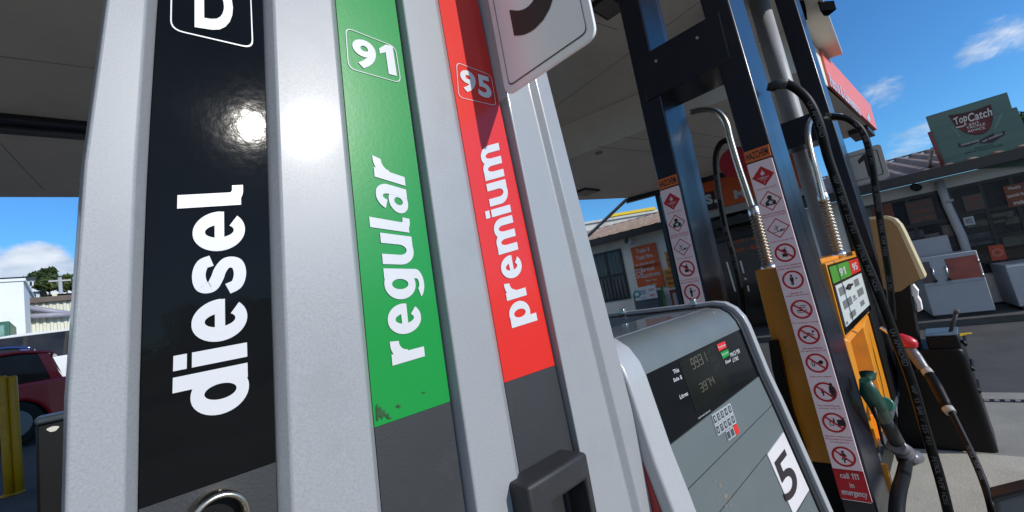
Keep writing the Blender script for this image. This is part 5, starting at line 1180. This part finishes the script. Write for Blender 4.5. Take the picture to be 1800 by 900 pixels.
# --- cars
def car(label, paint, x0, y0, heading, Ln, H, W, kind='suv', roofpaint=None):
    z = gz(x0, y0); o = thing('parked_car', label, 'car', V(x0, y0, z), 'cars parked left of the pumps')
    ch, sh_ = math.cos(heading), math.sin(heading)
    def P(l, w, h): return V(x0+l*ch-w*sh_, y0+l*sh_+w*ch, z+h)
    hw = W/2; r = .36
    # body side profile with wheel arches; l from 0 (rear) to Ln (front)
    def arch(c): return [(c-r*1.16*math.cos(t), .30+r*1.16*math.sin(t)) for t in [k*math.pi/8 for k in range(9)]]
    wl = (.82, Ln-.88); belt = H*.60
    prof = [(.03, .45), (.10, .26)]+[(l, h) for l, h in arch(wl[0])]+[(l, h) for l, h in arch(wl[1])]+[(Ln-.12, .24), (Ln-.02, .42), (Ln-.03, .72), (Ln-.18, .86), (Ln-1.15, belt+.02), (Ln*.55, belt+.03), (.16, belt+.06), (.02, belt-.10)]
    mb = MB(); mb.loft([P(l, -hw, h) for l, h in prof], [P(l, hw, h) for l, h in prof]); mb.build('body', paint, o, bevel=.05, seg=3)
    # cabin glass volume and roof
    gl = [(.20, belt), (.42, H-.10), (.62, H-.045), (Ln*.56, H-.03), (Ln*.62, H-.07), (Ln-1.2, belt)]
    ins = lambda h: hw-.05-.20*(h-belt)/(H-belt)
    mb = MB(); mb.loft([P(l, -ins(h), h) for l, h in gl], [P(l, ins(h), h) for l, h in gl]); mb.build('window_glass', GLASS, o)
    rf = [(.30, H-.11), (.40, H-.05), (.7, H), (Ln*.45, H+.015), (Ln*.60, H-.03), (Ln*.66, H-.10), (Ln*.60, H-.075), (.7, H-.055), (.42, H-.105)]
    wr = hw-.05-.17; mb = MB(); mb.loft([P(l, -wr-.03, h) for l, h in rf], [P(l, wr+.03, h) for l, h in rf]); mb.build('roof', roofpaint or paint, o, bevel=.02, seg=2)
    def bar(l0, h0, l1, h1, w_, nm='pillar', m=None):
        for s_ in (-1, 1):
            q0 = [P(l0-w_/2, s_*(ins(h0)+.012), h0), P(l0+w_/2, s_*(ins(h0)+.012), h0), P(l1+w_/2, s_*(ins(h1)+.012), h1), P(l1-w_/2, s_*(ins(h1)+.012), h1)]
            mb = MB(); mb.prism(q0, P(0, -s_*.03, 0)-P(0, 0, 0)); mb.build(nm, m or paint, o)
    bar(.28, belt, .46, H-.06, .13); bar(1.95, belt, 1.88, H-.04, .08, m=BLKPLASTIC); bar(Ln-1.25, belt, Ln*.62, H-.08, .09)
    bar(1.15, belt, 1.05, H-.05, .06, m=BLKPLASTIC)
    for l in wl:
        for s_ in (-1, 1):
            c = P(l, s_*(hw-.11), r-.02); d_ = (P(0, s_, 0)-P(0, 0, 0))*.105
            w0 = MB(); w0.tube([c-d_, c-d_*.9, c+d_*.9, c+d_], [r-.04, r, r, r-.05], 26); wo = w0.build('wheel', TYRE, o)
            MB().tube([c+d_*.95, c+d_*1.04], [r*.66, r*.6], 18).build('rim', mat('rim_grey', (.2, .2, .21), rough=.4, metal=.6), wo)
    for s_ in (-1, 1):
        MB().obox(P(.06, s_*(hw-.18), belt-.10), (P(1, 0, 0)-P(0, 0, 0))*.06, (P(0, 1, 0)-P(0, 0, 0))*.16, V(0, 0, .09)).build('tail_light', NOZRED, o, bevel=.02)
        MB().obox(P(Ln-.10, s_*(hw-.25), .70), (P(1, 0, 0)-P(0, 0, 0))*.08, (P(0, 1, 0)-P(0, 0, 0))*.2, V(0, 0, .07)).build('headlight', ALU, o, bevel=.02)
        MB().obox(P(Ln-1.5, s_*(hw+.09), belt+.06), (P(1, 0, 0)-P(0, 0, 0))*.06, (P(0, 1, 0)-P(0, 0, 0))*.10, V(0, 0, .07)).build('mirror', paint, o, bevel=.02)
    for h_ in (.86,):
        for l in (1.7, 2.7): 
            for s_ in (-1, 1): MB().obox(P(l, s_*(hw+.012), h_), (P(1, 0, 0)-P(0, 0, 0))*.09, (P(0, 1, 0)-P(0, 0, 0))*.014, V(0, 0, .014)).build('door_handle', paint, o)
    return o
ry = 11.2; rx = WY(108, 690, ry).x+.25
car('dark red SUV with blue sky shine on its roof, parked beyond the bollards', CARRED, rx, ry+.9, math.pi, 4.4, WY(60, 618, ry).z-gz(rx, ry), 1.8)
ry = 14.6; rx = WY(82, 616, ry).x+.1
car('dark blue car whose roof shows just above the red SUV', CARBLUE, rx, ry+.9, math.pi, 4.3, WY(40, 609, ry).z-gz(rx, ry), 1.78)
ry = 18.5; rx = WY(140, 600, ry).x
car('white car with dark windows, parked farthest back before the cream shed', CARWHITE, rx+.8, ry+.9, math.pi, 4.5, WY(105, 581, ry).z-gz(rx, ry), 1.8)
# white block building
yw = 24.0; a = WY(41, 494, yw); g0 = gz(a.x, yw)
wbld = thing('white_building', 'plain white block building at the left photo edge', 'building', V(a.x-5, yw, g0))
MB().box(a.x-14, a.x, yw, yw+12, g0-.4, a.z).build('wall', WHITEB, wbld); MB().box(a.x-14, a.x+.06, yw-.06, yw+12.06, a.z, a.z+.10).build('parapet', WHITEB, wbld)
p = WY(22, 586, yw-.3); MB().tube([V(p.x, yw-.12, g0), V(p.x, yw-.12, p.z+.2), V(p.x-.1, yw-.12, p.z+.32), V(p.x-.7, yw-.12, p.z+.34)], .06, 10).build('downpipe', WHITEB, wbld)
# green container
yg = 20.0; q0, q1 = WY(17, 564, yg), WY(-60, 620, yg)
gc = thing('green_container', 'dark green container with a pale rounded top by the white building', 'container', V(q0.x-1, yg, gz(q0.x, yg)))
MB().box(q0.x-3, q0.x, yg, yg+2, gz(q0.x, yg), q0.z).build('container_body', GRN, gc, bevel=.03); zz = WY(8, 582, yg-.2).z; MB().tube([V(q0.x-3, yg-.1, zz), V(q0.x-.1, yg-.1, zz)], .2, 14).build('roller_cover', mat('pale_green_cover', (.2, .36, .3), rough=.5), gc)
# cream corrugated shed
ysd = 27.0; q0, q1 = WY(41, 531, ysd), WY(180, 531, ysd); zt_ = WY(80, 532, ysd).z
cs = thing('corrugated_shed', 'cream corrugated metal shed behind the white car', 'shed', V(q0.x+3, ysd, gz(q0.x, ysd)))
mb = MB(); n = 60; x0 = q0.x-.4; x1 = q0.x+12; prof = []
for k in range(n): x = x0+(x1-x0)*k/n; dx = (x1-x0)/n; prof += [V(x, ysd, 0), V(x+dx*.4, ysd, 0), V(x+dx*.5, ysd-.06, 0), V(x+dx*.9, ysd-.06, 0)]
prof += [V(x1, ysd, 0), V(x1, ysd+8, 0), V(x0, ysd+8, 0)]
gb = gz(x0, ysd)-.3; mb.loft([p+V(0, 0, gb) for p in prof], [p+V(0, 0, zt_) for p in prof]); mb.build('wall', CREAMW, cs)
MB().box(x0-.1, x1+.1, ysd-.25, ysd+8.2, zt_, zt_+.22).build('roof', ROOFBR, cs)
for s0, s1 in (((44, 540), (126, 552)), ((42, 557), (126, 552))):
    A, Bq = WY(*s0, ysd-.35), WY(*s1, ysd-.35); MB().tube([A, Bq], .11, 8).build('awning_rail', mat('awning_grey', (.30, .30, .36), rough=.5), cs)
A, Bq = WY(42, 540, ysd-.3), WY(42, 557, ysd-.3); MB().tube([A, Bq], .09, 8).build('awning_rail', mat('awning_dark', (.12, .12, .15), rough=.5), cs)
# houses stepping up the hillside
def house(label, y, tl, br, wall, roofm, win=2, rise=1.0, over=.5):
    a, b_ = WY(*tl, y), WY(*br, y); o = thing('hillside_house', label, 'house', V((a.x+b_.x)/2, y, b_.z), 'houses on the hillside')
    x0, x1, z0, z1 = a.x, b_.x, b_.z, a.z; w_ = x1-x0
    MB().box(x0, x1, y, y+8, z0-6, z1).build('wall', wall, o)
    mb = MB(); mb.loft([V(x0-over, y-over, z1), V(x0-over, y+8+over, z1), V(x0-over, y+4, z1+rise)], [V(x1+over, y-over, z1), V(x1+over, y+8+over, z1), V(x1+over, y+4, z1+rise)]); mb.build('roof', roofm, o)
    for k in range(win):
        c = x0+w_*(k+.5)/win; f_ = MB().box(c-w_/win*.32, c+w_/win*.32, y-.06, y+.02, z0+(z1-z0)*.30, z0+(z1-z0)*.82).build('window', HOUSEW, o)
        MB().box(c-w_/win*.27, c+w_/win*.27, y-.075, y-.061, z0+(z1-z0)*.36, z0+(z1-z0)*.76).build('pane', GLASS, f_)
    return o
house('white hillside house with two rows of windows left of the big tree', 62, (43, 491), (66, 509), HOUSEW, HOUSEG, 3, .8)
house('long grey roofed house above the white building, upper left', 70, (-40, 492), (40, 500), HOUSEG, mat('slate_roof', (.10, .11, .12), rough=.7), 4, .6)
house('low house with pale gable wall above the cream shed', 42, (44, 515), (70, 527), mat('pale_blue_house', (.45, .52, .52), rough=.7), ROOFBR, 1, .25, .3)
house('dark roofed house with a lit cream window wall above the shed', 46, (70, 520), (140, 530), mat('brown_house', (.16, .13, .10), rough=.8), ROOFBR, 3, .35, .3)
a, b_ = WY(92, 518, 45.4), WY(101, 527, 45.4); tag(MB().box(a.x, b_.x, 45.0, 45.45, b_.z-6, a.z).build('cream_porch', mat('cream_wall', (.66, .60, .42), rough=.7)), 'small cream porch wall in front of the dark roofed house', 'porch')
# hills all round (distant land)
def hills():
    mb = MB(); n = 96; rings = [(70, 0, .0), (95, .45, 1), (140, .8, 2), (190, 1.0, 3), (260, .9, 4)]
    def hgt(t): return 9+9*noise.noise(V(math.cos(t)*2.1, math.sin(t)*2.1, 3))+4*noise.noise(V(math.cos(t)*7, math.sin(t)*7, 9))
    vs = []
    for r_, k, s_ in rings:
        for i in range(n):
            t = 2*math.pi*i/n; vs.append(V(r_*math.cos(t), r_*math.sin(t), gz(r_*math.cos(t), r_*math.sin(t))*.5+max(.5, hgt(t))*k+ (noise.noise(V(math.cos(t)*9, math.sin(t)*9, s_))*1.2 if k else -.5)))
    mb.add(vs, [(j*n+i, j*n+(i+1) % n, (j+1)*n+(i+1) % n, (j+1)*n+i) for j in range(len(rings)-1) for i in range(n)], True)
    tag(mb.build('hills', GRASS), kind='structure')
hills()
# trees: trunk, limbs and a crown of small leaf faces
def tree(label, y, base, top, halfw, m, nleaf=1500, leaf=.35, grp='trees on the hillside', plane=None):
    pl_ = plane or (lambda a, b_: WY(a, b_, y)); b0, t0 = pl_(*base), pl_(*top); H = t0.z-b0.z; w_ = halfw*y/770*.85
    o = thing('tree', label, 'tree', b0, grp)
    mb = MB(); mb.tube([b0-V(0, 0, 1.5), b0+V(0, 0, H*.3), b0+V(.1, 0, H*.65)], [H*.045, H*.03, H*.012], 8)
    for k in range(6):
        a = k*1.05; mb.tube([b0+V(0, 0, H*(.25+.05*k)), b0+V(math.cos(a)*w_*.55, math.sin(a)*w_*.5, H*(.45+.06*k))], [H*.015, H*.005], 6)
    mb.build('trunk', BARK, o)
    mb = MB(); rnd = random.Random(hash(label) % 1000 if False else len(label)); cl = []
    for k in range(26):
        a = rnd.uniform(0, 6.28); h = rnd.uniform(.18, .95); rr = w_*(1-abs(h-.45)*1.15)*rnd.uniform(.25, .95); cl.append((b0+V(math.cos(a)*rr, math.sin(a)*rr, H*h), w_*rnd.uniform(.16, .34)))
    for k in range(nleaf):
        c, s_ = cl[k % len(cl)]; d_ = V(rnd.gauss(0, 1), rnd.gauss(0, 1), rnd.gauss(0, .8)).normalized()*s_*rnd.random()**.4
        p = c+d_; u_ = V(rnd.gauss(0, 1), rnd.gauss(0, 1), rnd.gauss(0, 1)).normalized(); v_ = u_.cross(V(rnd.gauss(0, 1), rnd.gauss(0, 1), rnd.gauss(0, 1))).normalized(); L_ = leaf*rnd.uniform(.6, 1.3)
        mb.add([p-u_*L_*.5, p+v_*L_*.28, p+u_*L_*.5, p-v_*L_*.28], [(0, 1, 2, 3)])
    mb.build('crown', m, o, recalc=False)
    return o
tree('tall dark green tree beside the white hillside house', 55, (87, 512), (88, 473), 13, LEAF, 2600, .5)
tree('lower dark tree spreading left of the tall one', 78, (62, 500), (60, 480), 13, LEAF, 1400, .5)
tree('broad olive bush at the foot of the tall tree', 52, (78, 512), (78, 494), 16, LEAF2, 1600, .45)
tree('olive tree half hidden behind the left edge of the silver pump', 50, (118, 512), (118, 485), 12, LEAF2, 1400, .4)
tree('dark olive tree behind the teal roof sign at the right photo edge', 30, (1805, 260), (1800, 205), 22, LEAF2, 1500, .3, plane=lambda a, b_: WX(a, b_, 24))
p = WY(108, 512, 48); tp = WY(105, 488, 48); o = thing('power_pole', 'thin pale power pole right of the tall tree', 'pole', p); MB().tube([p-V(0, 0, 3), tp], .12, 8).build('pole', GREYPOST, o); MB().box(tp.x-.6, tp.x+.6, 47.95, 48.05, tp.z-.3, tp.z-.18).build('cross_arm', GREYPOST, o)
# town blocks across the street behind the photographer, seen only in reflections
for k, (x, y, w_, d_, h) in enumerate(((-26, -14, 12, 8, 5), (-22, 2, 8, 10, 4.2), (-10, -34, 16, 8, 5.5), (14, -38, 18, 8, 5))):
    o = thing('street_building', ['grey shop block across the street', 'low white shop block west of the pumps', 'long brick shop block behind the photographer', 'pale two storey block behind the photographer'][k], 'building', V(x, y, 0))
    MB().box(x-w_/2, x+w_/2, y-d_/2, y+d_/2, -.3, h).build('wall', [HOUSEG, HOUSEW, ROOFBR, WALLGREY][k], o); MB().box(x-w_/2-.2, x+w_/2+.2, y-d_/2-.2, y+d_/2+.2, h, h+.25).build('roof', ROOFDK, o)
